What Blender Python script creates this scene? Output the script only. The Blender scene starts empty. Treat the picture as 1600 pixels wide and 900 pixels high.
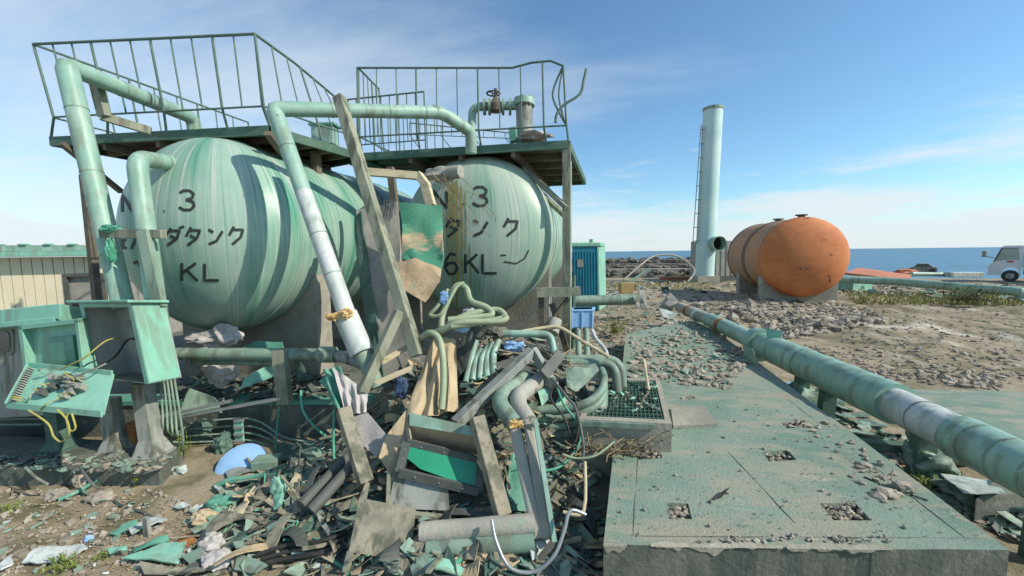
import bpy, bmesh, math, random
from mathutils import Vector, Matrix, noise
V = Vector
R = math.radians
sc = bpy.context.scene
COL = sc.collection
random.seed(7)

# ------------------------------------------------------------------ camera
CAM = V((0, 0, 2.4)); FPX = 622.0
yaw, pitch, roll = R(12.2), R(5.1), math.atan(.0115)
fh = V((-math.sin(yaw), math.cos(yaw), 0)); rt = V((math.cos(yaw), math.sin(yaw), 0)); zz = V((0, 0, 1))
fwd = fh*math.cos(pitch) - zz*math.sin(pitch)
up0 = fh*math.sin(pitch) + zz*math.cos(pitch)
rgt = rt*math.cos(roll) - up0*math.sin(roll)
upv = up0*math.cos(roll) + rt*math.sin(roll)
cd = bpy.data.cameras.new('camera'); cam = bpy.data.objects.new('camera', cd); COL.objects.link(cam)
cd.sensor_width = 36; cd.lens = FPX/1600*36; cd.clip_start = .05; cd.clip_end = 20000
M = Matrix((rgt, upv, -fwd)).transposed().to_4x4(); M.translation = CAM
cam.matrix_world = M
sc.camera = cam

# ------------------------------------------------------------------ world, sun, exposure
SUN_EL, SUN_CAM_AZ = R(38), R(111)          # azimuth clockwise from the camera's heading
sdir_h = fh*math.cos(SUN_CAM_AZ) + rt*math.sin(SUN_CAM_AZ)
sdir = sdir_h*math.cos(SUN_EL) + zz*math.sin(SUN_EL)
w = bpy.data.worlds.new('World'); sc.world = w; w.use_nodes = True
nt = w.node_tree; N = nt.nodes; L = nt.links
for n in list(N): N.remove(n)
out = N.new('ShaderNodeOutputWorld'); bg = N.new('ShaderNodeBackground'); bg.inputs[1].default_value = .13
sky = N.new('ShaderNodeTexSky'); sky.sky_type = 'NISHITA'; sky.sun_disc = False
sky.sun_elevation = SUN_EL; sky.sun_rotation = math.atan2(sdir_h.x, sdir_h.y)
sky.air_density = 1.0; sky.dust_density = .6; sky.ozone_density = 1.3
tc = N.new('ShaderNodeTexCoord'); sep = N.new('ShaderNodeSeparateXYZ'); L.new(tc.outputs['Generated'], sep.inputs[0])
def mth(op, a, b=None, clamp=False):
    m = N.new('ShaderNodeMath'); m.operation = op; m.use_clamp = clamp
    for i, s in enumerate((a, b)):
        if s is None: continue
        if isinstance(s, (int, float)): m.inputs[i].default_value = s
        else: L.new(s, m.inputs[i])
    return m.outputs[0]
zden = mth('ADD', mth('MAXIMUM', sep.outputs[2], 0), .16)
cx = mth('DIVIDE', sep.outputs[0], zden); cy = mth('DIVIDE', sep.outputs[1], zden)
comb = N.new('ShaderNodeCombineXYZ'); L.new(cx, comb.inputs[0]); L.new(cy, comb.inputs[1])
mp = N.new('ShaderNodeMapping'); L.new(comb.outputs[0], mp.inputs[0])
mp.inputs['Rotation'].default_value = (0, 0, R(-28)); mp.inputs['Scale'].default_value = (.5, .85, 1); mp.inputs['Location'].default_value = (2.3, .7, 0)
n1 = N.new('ShaderNodeTexNoise'); L.new(mp.outputs[0], n1.inputs['Vector']); n1.inputs['Scale'].default_value = .75
n1.inputs['Detail'].default_value = 9; n1.inputs['Roughness'].default_value = .6; n1.inputs['Distortion'].default_value = .35
left = mth('MULTIPLY', sep.outputs[0], -.3)            # more cirrus toward the land side
cov = mth('ADD', n1.outputs['Fac'], left)
mr = N.new('ShaderNodeMapRange'); L.new(cov, mr.inputs[0]); mr.inputs[1].default_value = .5; mr.inputs[2].default_value = .84; mr.inputs[4].default_value = .7
mr.interpolation_type = 'SMOOTHSTEP'
# low bank of cloud above the sea
n2 = N.new('ShaderNodeTexNoise'); mp2 = N.new('ShaderNodeMapping'); L.new(tc.outputs['Generated'], mp2.inputs[0]); mp2.inputs['Scale'].default_value = (2.2, 2.2, 13)
L.new(mp2.outputs[0], n2.inputs['Vector']); n2.inputs['Scale'].default_value = 1.6; n2.inputs['Detail'].default_value = 8; n2.inputs['Roughness'].default_value = .58
lowm = N.new('ShaderNodeMapRange'); L.new(sep.outputs[2], lowm.inputs[0]); lowm.inputs[1].default_value = .28; lowm.inputs[2].default_value = .02; lowm.inputs[3].default_value = 0; lowm.inputs[4].default_value = .42
lc = mth('ADD', n2.outputs['Fac'], lowm.outputs[0])
mr2 = N.new('ShaderNodeMapRange'); L.new(lc, mr2.inputs[0]); mr2.inputs[1].default_value = .66; mr2.inputs[2].default_value = .95; mr2.inputs[4].default_value = .9; mr2.interpolation_type = 'SMOOTHSTEP'
cl = mth('MAXIMUM', mr.outputs[0], mr2.outputs[0])
mix = N.new('ShaderNodeMixRGB'); L.new(cl, mix.inputs[0]); tint = N.new('ShaderNodeMixRGB'); tint.blend_type = 'MULTIPLY'; tint.inputs[0].default_value = 1; L.new(sky.outputs[0], tint.inputs[1]); tint.inputs[2].default_value = (.75, 1.02, 1.12, 1); L.new(tint.outputs[0], mix.inputs[1]); mix.inputs[2].default_value = (5.0, 5.45, 5.75, 1)
L.new(mix.outputs[0], bg.inputs[0]); L.new(bg.outputs[0], out.inputs[0])
sl = bpy.data.lights.new('sun', 'SUN'); sun = bpy.data.objects.new('sun', sl); COL.objects.link(sun)
sl.energy = 4.3; sl.angle = R(.55); sl.color = (1, .91, .77)
sun.rotation_euler = sdir.to_track_quat('Z', 'Y').to_euler(); sun.location = sdir*60
vs = sc.view_settings; vs.view_transform = 'Standard'; vs.look = 'None'; vs.exposure = .3; vs.gamma = 1; vs.use_curve_mapping = False

# ------------------------------------------------------------------ measuring helpers
def ray(px, py): return fwd + rgt*((px-800)/FPX) + upv*((450-py)/FPX)
def P(px, py, d): return CAM + ray(px, py)*d
def G(px, py, z=0.): r = ray(px, py); return CAM + r*((z-CAM.z)/r.z)
def rf(p): q = p-CAM; return q.dot(rt), q.dot(fh)            # metres right of / ahead of the viewpoint
def W(r, f, z=0.): q = rt*r + fh*f; return V((q.x, q.y, z))
def nz(x, y, s, o=0.): return noise.noise(V((x*s+o, y*s-o, o*.37)))
def sm(a, b, x): t = min(1, max(0, (x-a)/(b-a))); return t*t*(3-2*t)
def ground_h(x, y):
    r, f = rf(V((x, y, CAM.z)))
    h = .035*nz(x, y, .8, 3) + .02*nz(x, y, 2.6, 9) + .008*nz(x, y, 8, 1)
    e = sm(3, 6, r-f*.22)*sm(5, 8, f)
    h += e*(.16*nz(x, y, .45, 5) + .09*nz(x, y, 1.4, 2) + .03*nz(x, y, 4, 7))
    # churned bank along the far side of the long pipe and rubble round the orange tank
    h += .22*math.exp(-((r-4.9)**2/1.2+(f-8.6)**2/3.5)) + .28*math.exp(-((r-9.2)**2/7+(f-15.2)**2/3))
    h += .25*math.exp(-((r-6.4)**2/5+(f-13.6)**2/2.5)) + .15*math.exp(-((r-12)**2/9+(f-12.3)**2/.5))
    h *= 1-sm(26, 34, f)*.7
    return h
def heap_h(x, y):
    r, f = rf(V((x, y, CAM.z)))
    h = 1.27*math.exp(-((r+.35)**2/1.1+(f-5.55)**2/1.4)) + .62*math.exp(-((r-.62)**2/.5+(f-4.8)**2/.7))
    h += .26*math.exp(-((r+1.5)**2/.9+(f-4.0)**2/.5)) + .42*math.exp(-((r+.3)**2/.8+(f-4.0)**2/.35)) + .3*math.exp(-((r-.9)**2/.3+(f-6.2)**2/1.5))
    h += .2*math.exp(-((r+.3)**2/1.2+(f-2.9)**2/.4)) + .5*math.exp(-((r+1.55)**2/.35+(f-4.95)**2/.3)) + .12*math.exp(-((r+2.1)**2/.8+(f-3.6)**2/.3))
    return h - .06 + h*(.22*nz(x, y, 2.2, 4) + .16*nz(x, y, 6, 8))
def H(x, y): return max(ground_h(x, y), heap_h(x, y))
def march(px, py):
    r = ray(px, py); t = max(1.5, (1.5-CAM.z)/r.z if r.z < 0 else 60.)
    while t < 60:
        q = CAM + r*t
        if q.z < H(q.x, q.y): break
        t += .09 if t < 12 else .3
    a, b = t-(.09 if t < 12 else .3), t
    for _ in range(5):
        m = (a+b)/2; q = CAM + r*m
        if q.z < H(q.x, q.y): b = m
        else: a = m
    return r, b
def S(px, py, lift=0.):
    r, t = march(px, py); q = CAM + r*t; q.z = H(q.x, q.y) + lift; return q
def SD(px, py, back=0.):      # a point in front of the heap surface by `back`
    r, t = march(px, py); return CAM + r*(t-back)

# ------------------------------------------------------------------ materials
def lin(c): return tuple(((v/255)/12.92 if v/255 <= .04045 else ((v/255+.055)/1.055)**2.4) for v in c)+(1,)
MATS = {}
def mat(name, c1, c2=None, c3=None, scale=3., amt=.45, rough=.6, metal=0., bump=.15, fine=40., streak=None, spec=.4, rust=None, stretch=(1, 1, 1), trans=0):
    if name in MATS: return MATS[name]
    m = bpy.data.materials.new(name); m.use_nodes = True; t = m.node_tree; n = t.nodes; l = t.links
    b = n['Principled BSDF']; b.inputs['Roughness'].default_value = rough; b.inputs['Metallic'].default_value = metal; b.inputs['Specular IOR Level'].default_value = spec
    if trans: b.inputs['Transmission Weight'].default_value = trans
    c2 = c2 or c1; c3 = c3 or c2
    co = n.new('ShaderNodeTexCoord'); mp_ = n.new('ShaderNodeMapping'); l.new(co.outputs['Object'], mp_.inputs[0]); mp_.inputs['Scale'].default_value = stretch
    oi = n.new('ShaderNodeObjectInfo'); sh = n.new('ShaderNodeVectorMath'); sh.operation = 'SCALE'; l.new(oi.outputs['Location'], sh.inputs[0]); sh.inputs[3].default_value = .7
    ad = n.new('ShaderNodeVectorMath'); ad.operation = 'ADD'; l.new(mp_.outputs[0], ad.inputs[0]); l.new(sh.outputs[0], ad.inputs[1])
    def nois(s, d=6, ro=.6, dist=0., vec=None):
        q = n.new('ShaderNodeTexNoise'); l.new(vec or ad.outputs[0], q.inputs['Vector']); q.inputs['Scale'].default_value = s; q.inputs['Detail'].default_value = d; q.inputs['Roughness'].default_value = ro; q.inputs['Distortion'].default_value = dist; return q.outputs['Fac']
    def rng(f, a, z, hi=1.):
        q = n.new('ShaderNodeMapRange'); l.new(f, q.inputs[0]); q.inputs[1].default_value = a; q.inputs[2].default_value = z; q.inputs[4].default_value = hi; q.interpolation_type = 'SMOOTHSTEP'; return q.outputs[0]
    def mx(f, a, c):
        q = n.new('ShaderNodeMixRGB'); l.new(f, q.inputs[0])
        for i, s in ((1, a), (2, c)):
            if isinstance(s, tuple): q.inputs[i].default_value = s
            else: l.new(s, q.inputs[i])
        return q.outputs[0]
    f1 = nois(scale, 7, .62, .4)
    col = mx(rng(f1, .36, .64), lin(c1), lin(c2))
    f2 = nois(scale*3.7, 8, .7)
    col = mx(rng(f2, .72-amt*.4, .86-amt*.25, .85), col, lin(c3))
    if streak:
        mp3 = n.new('ShaderNodeMapping'); l.new(co.outputs['Object'], mp3.inputs[0]); mp3.inputs['Scale'].default_value = streak[1]
        f3 = nois(1., 4, .55, .0, mp3.outputs[0]); msk = nois(streak[2], 3, .5)
        q = n.new('ShaderNodeMath'); q.operation = 'MULTIPLY'; l.new(rng(f3, .44, .62), q.inputs[0]); l.new(rng(msk, .34, .58), q.inputs[1])
        col = mx(q.outputs[0], col, lin(streak[0]))
    if name.startswith('worn'):
        wv = n.new('ShaderNodeTexNoise'); mp9 = n.new('ShaderNodeMapping'); l.new(co.outputs['Object'], mp9.inputs[0]); mp9.inputs['Rotation'].default_value = (0, 0, .7); mp9.inputs['Scale'].default_value = (1.2, 9, 1); l.new(mp9.outputs[0], wv.inputs['Vector']); wv.inputs['Scale'].default_value = 1.5; wv.inputs['Detail'].default_value = 10; wv.inputs['Roughness'].default_value = .72; wv.inputs['Distortion'].default_value = 1.2
        col = mx(rng(wv.outputs['Fac'], .56, .7, .75), col, lin((172, 166, 146))); col = mx(rng(nois(17, 9, .75), .56, .72, .5), col, lin((84, 98, 86)))
    if rust:
        f4 = nois(rust[1], 9, .68, .6); col = mx(rng(f4, rust[2], rust[2]+.07), col, lin(rust[0]))
    l.new(col, b.inputs['Base Color'])
    bm_ = n.new('ShaderNodeBump'); bm_.inputs['Strength'].default_value = bump; bm_.inputs['Distance'].default_value = .02; l.new(nois(fine, 5, .6), bm_.inputs['Height']); l.new(bm_.outputs[0], b.inputs['Normal'])
    ro = n.new('ShaderNodeMapRange'); l.new(f2, ro.inputs[0]); ro.inputs[3].default_value = max(.05, rough-.12); ro.inputs[4].default_value = min(1, rough+.2); l.new(ro.outputs[0], b.inputs['Roughness'])
    MATS[name] = m; return m
RUST = (112, 66, 38)
GRIME = ((128, 134, 118), (7, 7, .7), 1.1)
mint = mat('mint_paint', (120, 178, 157), (134, 186, 166), (140, 164, 148), 2.2, .34, .5, bump=.06, streak=((122, 152, 134), (9, 9, .8), 1.3), rust=((110, 100, 80), 5, .66))
mintp = mat('mint_pipe', (124, 162, 146), (146, 176, 162), (162, 172, 158), 1.8, .5, .42, bump=.14, fine=16, streak=((118, 136, 120), (8, 8, 1.2), 1.2), rust=((105, 88, 68), 6, .66))
mintd = mat('faded_green_pipe', (112, 140, 124), (134, 154, 138), (154, 158, 142), 2.5, .5, .55, bump=.15, streak=((100, 112, 98), (8, 8, 1.2), 1.4), rust=((96, 80, 62), 6, .66))
teal = mat('teal_sheet', (76, 134, 114), (98, 152, 132), (136, 158, 140), 3, .45, .5, bump=.1, rust=((104, 104, 86), 4, .66))
dteal = mat('dark_teal_sheet', (66, 92, 82), (84, 110, 98), (112, 122, 108), 3, .5, .6, bump=.15)
grn = mat('dark_green_steel', (66, 96, 82), (84, 112, 96), (104, 100, 86), 3, .45, .6, bump=.15, rust=((92, 74, 58), 7, .66))
rail = mat('rail_steel', (78, 104, 94), (92, 114, 102), (92, 86, 74), 4, .4, .6, bump=.1)
olive = mat('grey_green_beam', (122, 128, 110), (142, 146, 126), (160, 154, 132), 2, .5, .6, bump=.12, streak=((92, 94, 80), (13, 13, 1.6), 2.2), rust=((96, 82, 64), 6, .7))
grey = mat('grey_steel', (128, 134, 128), (146, 150, 143), (108, 106, 98), 2.5, .45, .5, bump=.1, streak=((92, 94, 80), (13, 13, 1.6), 2.2), rust=((104, 84, 64), 6, .7))
dgrey = mat('dark_grey_steel', (72, 78, 74), (88, 92, 86), (108, 100, 88), 3, .4, .6, bump=.2)
brown = mat('rusty_brown_steel', (92, 86, 74), (112, 104, 88), (84, 64, 48), 3, .5, .7, bump=.25)
conc = mat('concrete', (134, 132, 120), (156, 152, 138), (112, 112, 98), 1.6, .5, .9, bump=.5, fine=30)
dconc = mat('dirty_concrete', (88, 94, 86), (106, 110, 100), (134, 134, 122), 2.4, .5, .9, bump=.5, fine=26, streak=((76, 84, 76), (4, 4, 1.2), 1.2))
wood = mat('bleached_wood', (176, 164, 134), (194, 184, 154), (146, 134, 108), 2, .5, .8, bump=.3, stretch=(1, 1, 4))
gwood = mat('grey_wood', (128, 124, 108), (148, 142, 124), (98, 92, 78), 3, .5, .85, bump=.4, streak=((92, 94, 80), (13, 13, 1.6), 2.2), fine=24)
white = mat('white_cladding', (190, 196, 194), (174, 182, 178), (146, 158, 148), 2.4, .5, .5, bump=.14, streak=((134, 152, 140), (9, 9, 1.4), 1.6), rust=((170, 140, 92), 5, .7))
cloth = mat('white_cloth', (182, 178, 174), (164, 160, 156), (136, 132, 124), 4, .4, .9, bump=.3)
canvas = mat('beige_canvas', (186, 168, 136), (168, 152, 122), (140, 126, 102), 3, .45, .9, bump=.35, fine=60)
cream = mat('cream_siding', (208, 198, 168), (216, 208, 182), (178, 166, 136), 1.2, .3, .5, bump=.04)
black = mat('black_rubber', (38, 40, 38), (54, 54, 50), (80, 78, 70), 5, .4, .6, bump=.1)
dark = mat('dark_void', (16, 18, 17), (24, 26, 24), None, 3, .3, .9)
hose = mat('green_hose', (132, 148, 120), (150, 160, 132), (172, 168, 138), 3, .5, .5, bump=.06)
wire = mat('green_wire', (70, 142, 116), (86, 156, 130), None, 5, .3, .45, bump=.03)
ywire = mat('yellow_wire', (168, 162, 82), (150, 146, 84), (120, 120, 84), 5, .4, .5, bump=.03)
silver = mat('silver_conduit', (146, 152, 154), (166, 170, 170), (112, 116, 116), 5, .4, .3, metal=.55, bump=.05)
blue = mat('blue_plastic', (126, 166, 208), (142, 180, 216), (160, 186, 206), 3, .3, .4, bump=.05)
hutb = mat('hut_blue', (22, 108, 128), (28, 118, 136), (40, 120, 130), 2, .3, .45, bump=.05)
orange = mat('orange_tank_paint', (192, 120, 72), (176, 104, 60), (158, 104, 68), .8, .45, .7, bump=.12, fine=14, rust=((92, 64, 48), 2.2, .6))
oranged = mat('scoured_orange_paint', (176, 124, 84), (150, 128, 104), (134, 104, 78), .8, .5, .7, bump=.12, fine=14, rust=((84, 66, 52), 1.6, .63))
red = mat('red_oxide_sheet', (172, 106, 78), (182, 122, 94), (128, 88, 66), 2, .4, .7)
rusty = mat('rust_orange', (158, 108, 64), (132, 88, 56), (182, 156, 104), 9, .5, .85, bump=.4)
foam = mat('yellow_foam', (192, 152, 92), (208, 180, 128), (132, 96, 58), 8, .5, .9, bump=.6)
def tankmat(name, half, head, bul, seed, c_a, c_b, c_t, stain=None):
    m = bpy.data.materials.new(name); m.use_nodes = True; t = m.node_tree; n = t.nodes; l = t.links; b = n['Principled BSDF']
    co = n.new('ShaderNodeTexCoord'); sp = n.new('ShaderNodeSeparateXYZ'); l.new(co.outputs['Object'], sp.inputs[0])
    def M_(op, a, c=None):
        q = n.new('ShaderNodeMath'); q.operation = op
        for i, v in enumerate((a, c)):
            if v is None: continue
            if isinstance(v, (int, float)): q.inputs[i].default_value = v
            else: l.new(v, q.inputs[i])
        return q.outputs[0]
    # rain runs down the steepest line: around the dome that is a fixed bearing, on the shell a fixed length
    u = M_('ARCTAN2', sp.outputs[0], M_('MULTIPLY', M_('ADD', sp.outputs[1], half-.15), -1.4/bul)) if head else sp.outputs[1]
    def N_(su, sz, d=4, off=0., ro=.55):
        cb = n.new('ShaderNodeCombineXYZ'); l.new(M_('MULTIPLY', u, su), cb.inputs[0]); l.new(M_('MULTIPLY', sp.outputs[2], sz), cb.inputs[1]); cb.inputs[2].default_value = seed+off
        q = n.new('ShaderNodeTexNoise'); l.new(cb.outputs[0], q.inputs['Vector']); q.inputs['Scale'].default_value = 1; q.inputs['Detail'].default_value = d; q.inputs['Roughness'].default_value = ro; return q.outputs['Fac']
    def R_(f, a, z, hi=1.):
        q = n.new('ShaderNodeMapRange'); l.new(f, q.inputs[0]); q.inputs[1].default_value = a; q.inputs[2].default_value = z; q.inputs[4].default_value = hi; q.interpolation_type = 'SMOOTHSTEP'; return q.outputs[0]
    def X_(f, a, c):
        q = n.new('ShaderNodeMixRGB'); l.new(f, q.inputs[0])
        for i, v in ((1, a), (2, c)):
            if isinstance(v, tuple): q.inputs[i].default_value = v
            else: l.new(v, q.inputs[i])
        return q.outputs[0]
    g = n.new('ShaderNodeTexNoise'); l.new(co.outputs['Object'], g.inputs['Vector']); g.inputs['Scale'].default_value = 1.1; g.inputs['Detail'].default_value = 7
    col = X_(R_(g.outputs['Fac'], .38, .62), lin(c_a), lin(c_b))
    col = X_(M_('MULTIPLY', R_(N_(2.6, .35, 3, 1), .46, .66, .9), R_(N_(13, .25, 5, 2), .36, .6)), col, lin(c_t))
    col = X_(R_(N_(38, .5, 4, 3), .52, .66, .55), col, lin((96, 146, 126)))
    col = X_(R_(N_(30, .4, 4, 4), .54, .68, .65), col, lin((190, 192, 182)))
    col = X_(R_(N_(21, .7, 5, 5), .6, .72, .5), col, lin((112, 116, 100)))
    f = n.new('ShaderNodeTexNoise'); l.new(co.outputs['Object'], f.inputs['Vector']); f.inputs['Scale'].default_value = 7; f.inputs['Detail'].default_value = 8; f.inputs['Roughness'].default_value = .7
    col = X_(R_(f.outputs['Fac'], .62, .74, .45), col, lin((132, 132, 116)))
    l.new(col, b.inputs['Base Color']); b.inputs['Roughness'].default_value = .42
    bp = n.new('ShaderNodeBump'); bp.inputs['Strength'].default_value = .08; bp.inputs['Distance'].default_value = .02; l.new(f.outputs['Fac'], bp.inputs['Height']); l.new(bp.outputs[0], b.inputs['Normal'])
    return m
ink = mat('black_stencil', (40, 48, 44), (52, 58, 54), (70, 84, 76), 14, .4, .6, bump=.02)
brine = mat('ochre_stain', (146, 130, 74), (134, 138, 98), (110, 96, 56), 6, .5, .7, bump=.05, stretch=(3, 3, .5))
glassg = mat('green_glass', (42, 132, 98), (50, 144, 108), (74, 150, 120), 2, .3, .12, bump=.01, spec=.6)
glassd = mat('dark_glass', (54, 66, 62), (66, 78, 74), None, 2, .3, .08, spec=.7)
leaf = mat('weed_leaf', (122, 136, 62), (100, 118, 54), (146, 148, 84), 9, .4, .6)
dry = mat('dry_straw', (142, 128, 98), (120, 106, 80), (98, 86, 66), 9, .4, .8)
rockm = mat('rubble_stone', (128, 120, 106), (164, 156, 142), (100, 94, 84), 7, .5, .95, bump=.5, fine=24)
rockd = mat('dark_rock', (92, 88, 80), (118, 112, 102), (72, 68, 62), 1.2, .5, .95, bump=.6, fine=9)
truckw = mat('truck_white', (206, 210, 212), (196, 200, 204), None, 1, .2, .35, bump=.01)
pale_lining = mat('pale_lining', (184, 182, 174), (170, 168, 160), (140, 136, 124), 4, .45, .7, bump=.15)
lining = mat('grey_lining', (150, 148, 140), (134, 134, 126), (104, 102, 92), 4, .45, .7, bump=.2)
tape = mat('lagging_cloth', (164, 160, 148), (146, 146, 136), (128, 158, 142), 3, .55, .8, bump=.35, fine=30)
redprint = mat('red_print', (168, 70, 70))

# pad: worn green paint on concrete, swept pale arcs
padm = mat('worn_green_floor_paint', (102, 128, 113), (124, 142, 128), (148, 148, 134), .7, .42, .85, bump=.5, fine=46, streak=((142, 143, 127), (2.0, 5.0, 1), .9), rust=((150, 146, 128), 4.5, .615))
soil = mat('soil_ground', (130, 118, 95), (154, 143, 122), (108, 98, 78), .7, .5, .95, bump=1., fine=22, rust=((178, 172, 158), .34, .575), streak=((104, 100, 74), (2.2, 2.2, 2.2), .5))
seam = mat('sea_water', (40, 92, 118), (46, 100, 126), (62, 112, 136), .02, .4, .3, bump=.55, fine=.5, spec=.5, stretch=(1, 2.5, 1))

# ------------------------------------------------------------------ mesh helpers
def frame(a, b, upd=None):
    z = (b-a).normalized(); u = upd or (V((0, 0, 1)) if abs(z.z) < .9 else V((0, 1, 0)))
    x = u.cross(z)
    if x.length < 1e-5: x = V((1, 0, 0)).cross(z)
    x.normalize(); return x, z.cross(x), z
class MB:
    def __init__(s): s.v = []; s.f = []
    def add(s, vs, fs):
        o = len(s.v); s.v += [V(q) for q in vs]; s.f += [tuple(i+o for i in f) for f in fs]; return s
    def obox(s, o, e1, e2, e3):
        vs = [o, o+e1, o+e1+e2, o+e2]; vs += [q+e3 for q in vs]
        fs = [(0, 3, 2, 1), (4, 5, 6, 7), (0, 1, 5, 4), (1, 2, 6, 5), (2, 3, 7, 6), (3, 0, 4, 7)]
        if e1.cross(e2).dot(e3) < 0: fs = [f[::-1] for f in fs]
        return s.add(vs, fs)
    def box(s, c, x, y, z, rz=0.):
        a = V((math.cos(rz), math.sin(rz), 0)); b = V((-a.y, a.x, 0)); return s.obox(c-a*x/2-b*y/2-zz*z/2, a*x, b*y, zz*z)
    def beam(s, a, b, w, h=None, upd=None):
        x, y, z = frame(a, b, upd); h = h or w
        return s.obox(a-x*w/2-y*h/2, x*w, y*h, b-a)
    def prof(s, a, b, pts, upd=None):
        x, y, z = frame(a, b, upd); n = len(pts)
        vs = [a+x*p+y*q for p, q in pts]+[b+x*p+y*q for p, q in pts]
        return s.add(vs, [tuple(range(n))[::-1], tuple(range(n, 2*n))]+[(i, (i+1) % n, n+(i+1) % n, n+i) for i in range(n)])
    def angle(s, a, b, w, t=.012, upd=None): return s.prof(a, b, [(0, 0), (w, 0), (w, t), (t, t), (t, w), (0, w)], upd)
    def chan(s, a, b, w, h, t=.012, upd=None): return s.prof(a, b, [(-w/2, -h/2), (w/2, -h/2), (w/2, -h/2+t), (-w/2+t, -h/2+t), (-w/2+t, h/2-t), (w/2, h/2-t), (w/2, h/2), (-w/2, h/2)], upd)
    def tube(s, pts, r, seg=12, smooth=0, caps=True, wob=0.):
        pts = [V(p) for p in pts]
        if smooth:
            q = []
            for i in range(len(pts)-1):
                p0, p1, p2, p3 = pts[max(0, i-1)], pts[i], pts[i+1], pts[min(len(pts)-1, i+2)]
                for k in range(smooth):
                    t = k/smooth; q.append(.5*((2*p1)+(p2-p0)*t+(2*p0-5*p1+4*p2-p3)*t*t+(3*p1-p0-3*p2+p3)*t**3))
            pts = q+[pts[-1]]
        rs = r if isinstance(r, (list, tuple)) else [r]*len(pts)
        if len(rs) != len(pts): rs = [rs[min(len(rs)-1, int(i/len(pts)*len(rs)))] for i in range(len(pts))]
        n = len(pts); tn = [(pts[min(n-1, i+1)]-pts[max(0, i-1)]).normalized() for i in range(n)]
        x, y, _ = frame(pts[0], pts[0]+tn[0]); vs = []
        for i in range(n):
            t = tn[i]; x = (x-t*x.dot(t)).normalized(); y = t.cross(x)
            for k in range(seg):
                a = 2*math.pi*k/seg; rr = rs[i]*(1+wob*noise.noise(pts[i]*9+V((k, 0, 0))*.6)) if wob else rs[i]
                vs.append(pts[i]+(x*math.cos(a)+y*math.sin(a))*rr)
        fs = [(i*seg+k, i*seg+(k+1) % seg, (i+1)*seg+(k+1) % seg, (i+1)*seg+k) for i in range(n-1) for k in range(seg)]
        if caps: fs += [tuple(range(seg))[::-1], tuple(range((n-1)*seg, n*seg))]
        return s.add(vs, fs)
    def pipe_wall(s, a, b, r, t=.015, seg=20):     # open-ended pipe with a visible bore
        x, y, z = frame(a, b); vs = []
        for p, rr in ((a, r), (b, r), (b, r-t), (a, r-t)):
            vs += [p+(x*math.cos(2*math.pi*k/seg)+y*math.sin(2*math.pi*k/seg))*rr for k in range(seg)]
        return s.add(vs, [(i*seg+k, i*seg+(k+1) % seg, ((i+1) % 4)*seg+(k+1) % seg, ((i+1) % 4)*seg+k) for i in range(4) for k in range(seg)])
    def lathe(s, o, ax, pr, seg=40):               # profile (radius, distance along ax)
        x, y, z = frame(o, o+ax); vs = []
        for r_, h in pr: vs += [o+z*h+(x*math.cos(2*math.pi*k/seg)+y*math.sin(2*math.pi*k/seg))*r_ for k in range(seg)]
        return s.add(vs, [(i*seg+k, i*seg+(k+1) % seg, (i+1)*seg+(k+1) % seg, (i+1)*seg+k) for i in range(len(pr)-1) for k in range(seg)])
    def sheet(s, pts, th=.008, crump=.02, cuts=3, sc_=4., seed=0.):   # torn sheet from an outline, crumpled, with thickness
        b = bmesh.new(); f = b.faces.new([b.verts.new(p) for p in pts]); b.normal_update(); nrm = f.normal.copy()
        bmesh.ops.triangulate(b, faces=b.faces[:])
        if cuts: bmesh.ops.subdivide_edges(b, edges=b.edges[:], cuts=cuts, use_grid_fill=True)
        for v in b.verts: v.co += nrm*crump*(noise.noise(v.co*sc_+V((seed, seed, 1)))+.5*noise.noise(v.co*sc_*3+V((seed, 0, 4))))*2
        b.normal_update(); b.verts.index_update(); n = len(b.verts); vs = [v.co-v.normal*th/2 for v in b.verts]+[v.co+v.normal*th/2 for v in b.verts]
        fs = []
        for f in b.faces: ix = [v.index for v in f.verts]; fs += [tuple(ix[::-1]), tuple(i+n for i in ix)]
        for e in b.edges:
            if len(e.link_faces) == 1:
                lp = e.link_loops[0]; a_, c_ = lp.vert.index, lp.link_loop_next.vert.index; fs.append((a_, c_, c_+n, a_+n))
        b.free(); return s.add(vs, fs)
    def lump(s, c, rx, ry, rz, seed=0., k=.35, sub=4, rot=0.):       # crumpled bag or boulder
        b = bmesh.new(); bmesh.ops.create_icosphere(b, subdivisions=sub, radius=1); mr_ = Matrix.Rotation(rot, 3, 'Z')
        for v in b.verts:
            d = 1+k*noise.noise(v.co*1.7+V((seed, 2, seed)))+k*(.6 if sub < 3 else .4)*abs(noise.noise(v.co*(4 if sub < 3 else 2.6)+V((3, seed, 1))))*2-k*.3+(k*.07*noise.noise(v.co*9+V((seed, 1, 4))) if sub > 2 else 0)
            v.co = c+mr_@V((v.co.x*rx*d, v.co.y*ry*d, v.co.z*rz*d))
        b.verts.index_update(); vs = [v.co.copy() for v in b.verts]; fs = [tuple(v.index for v in f.verts) for f in b.faces]; b.free(); return s.add(vs, fs)
    def cloth(s, a, b_, c, d, folds=4, amp=.04, nu=26, nv=14, th=.006, seed=0.):   # corners a-b top edge, d-c bottom edge
        nr = (b_-a).cross(d-a).normalized(); top = []
        for j in range(nv+1):
            for i in range(nu+1):
                u, v = i/nu, j/nv; p = (a*(1-u)+b_*u)*(1-v)+(d*(1-u)+c*u)*v
                p = p+nr*amp*(math.sin(u*folds*6.28+seed+1.6*noise.noise(V((u*3, v*2, seed))))*(.35+.65*v)+1.3*noise.noise(V((u*4, v*4, seed+7))))
                top.append(p)
        n = len(top); vs = top+[p+nr*th for p in top]; w_ = nu+1; fs = []
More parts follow.
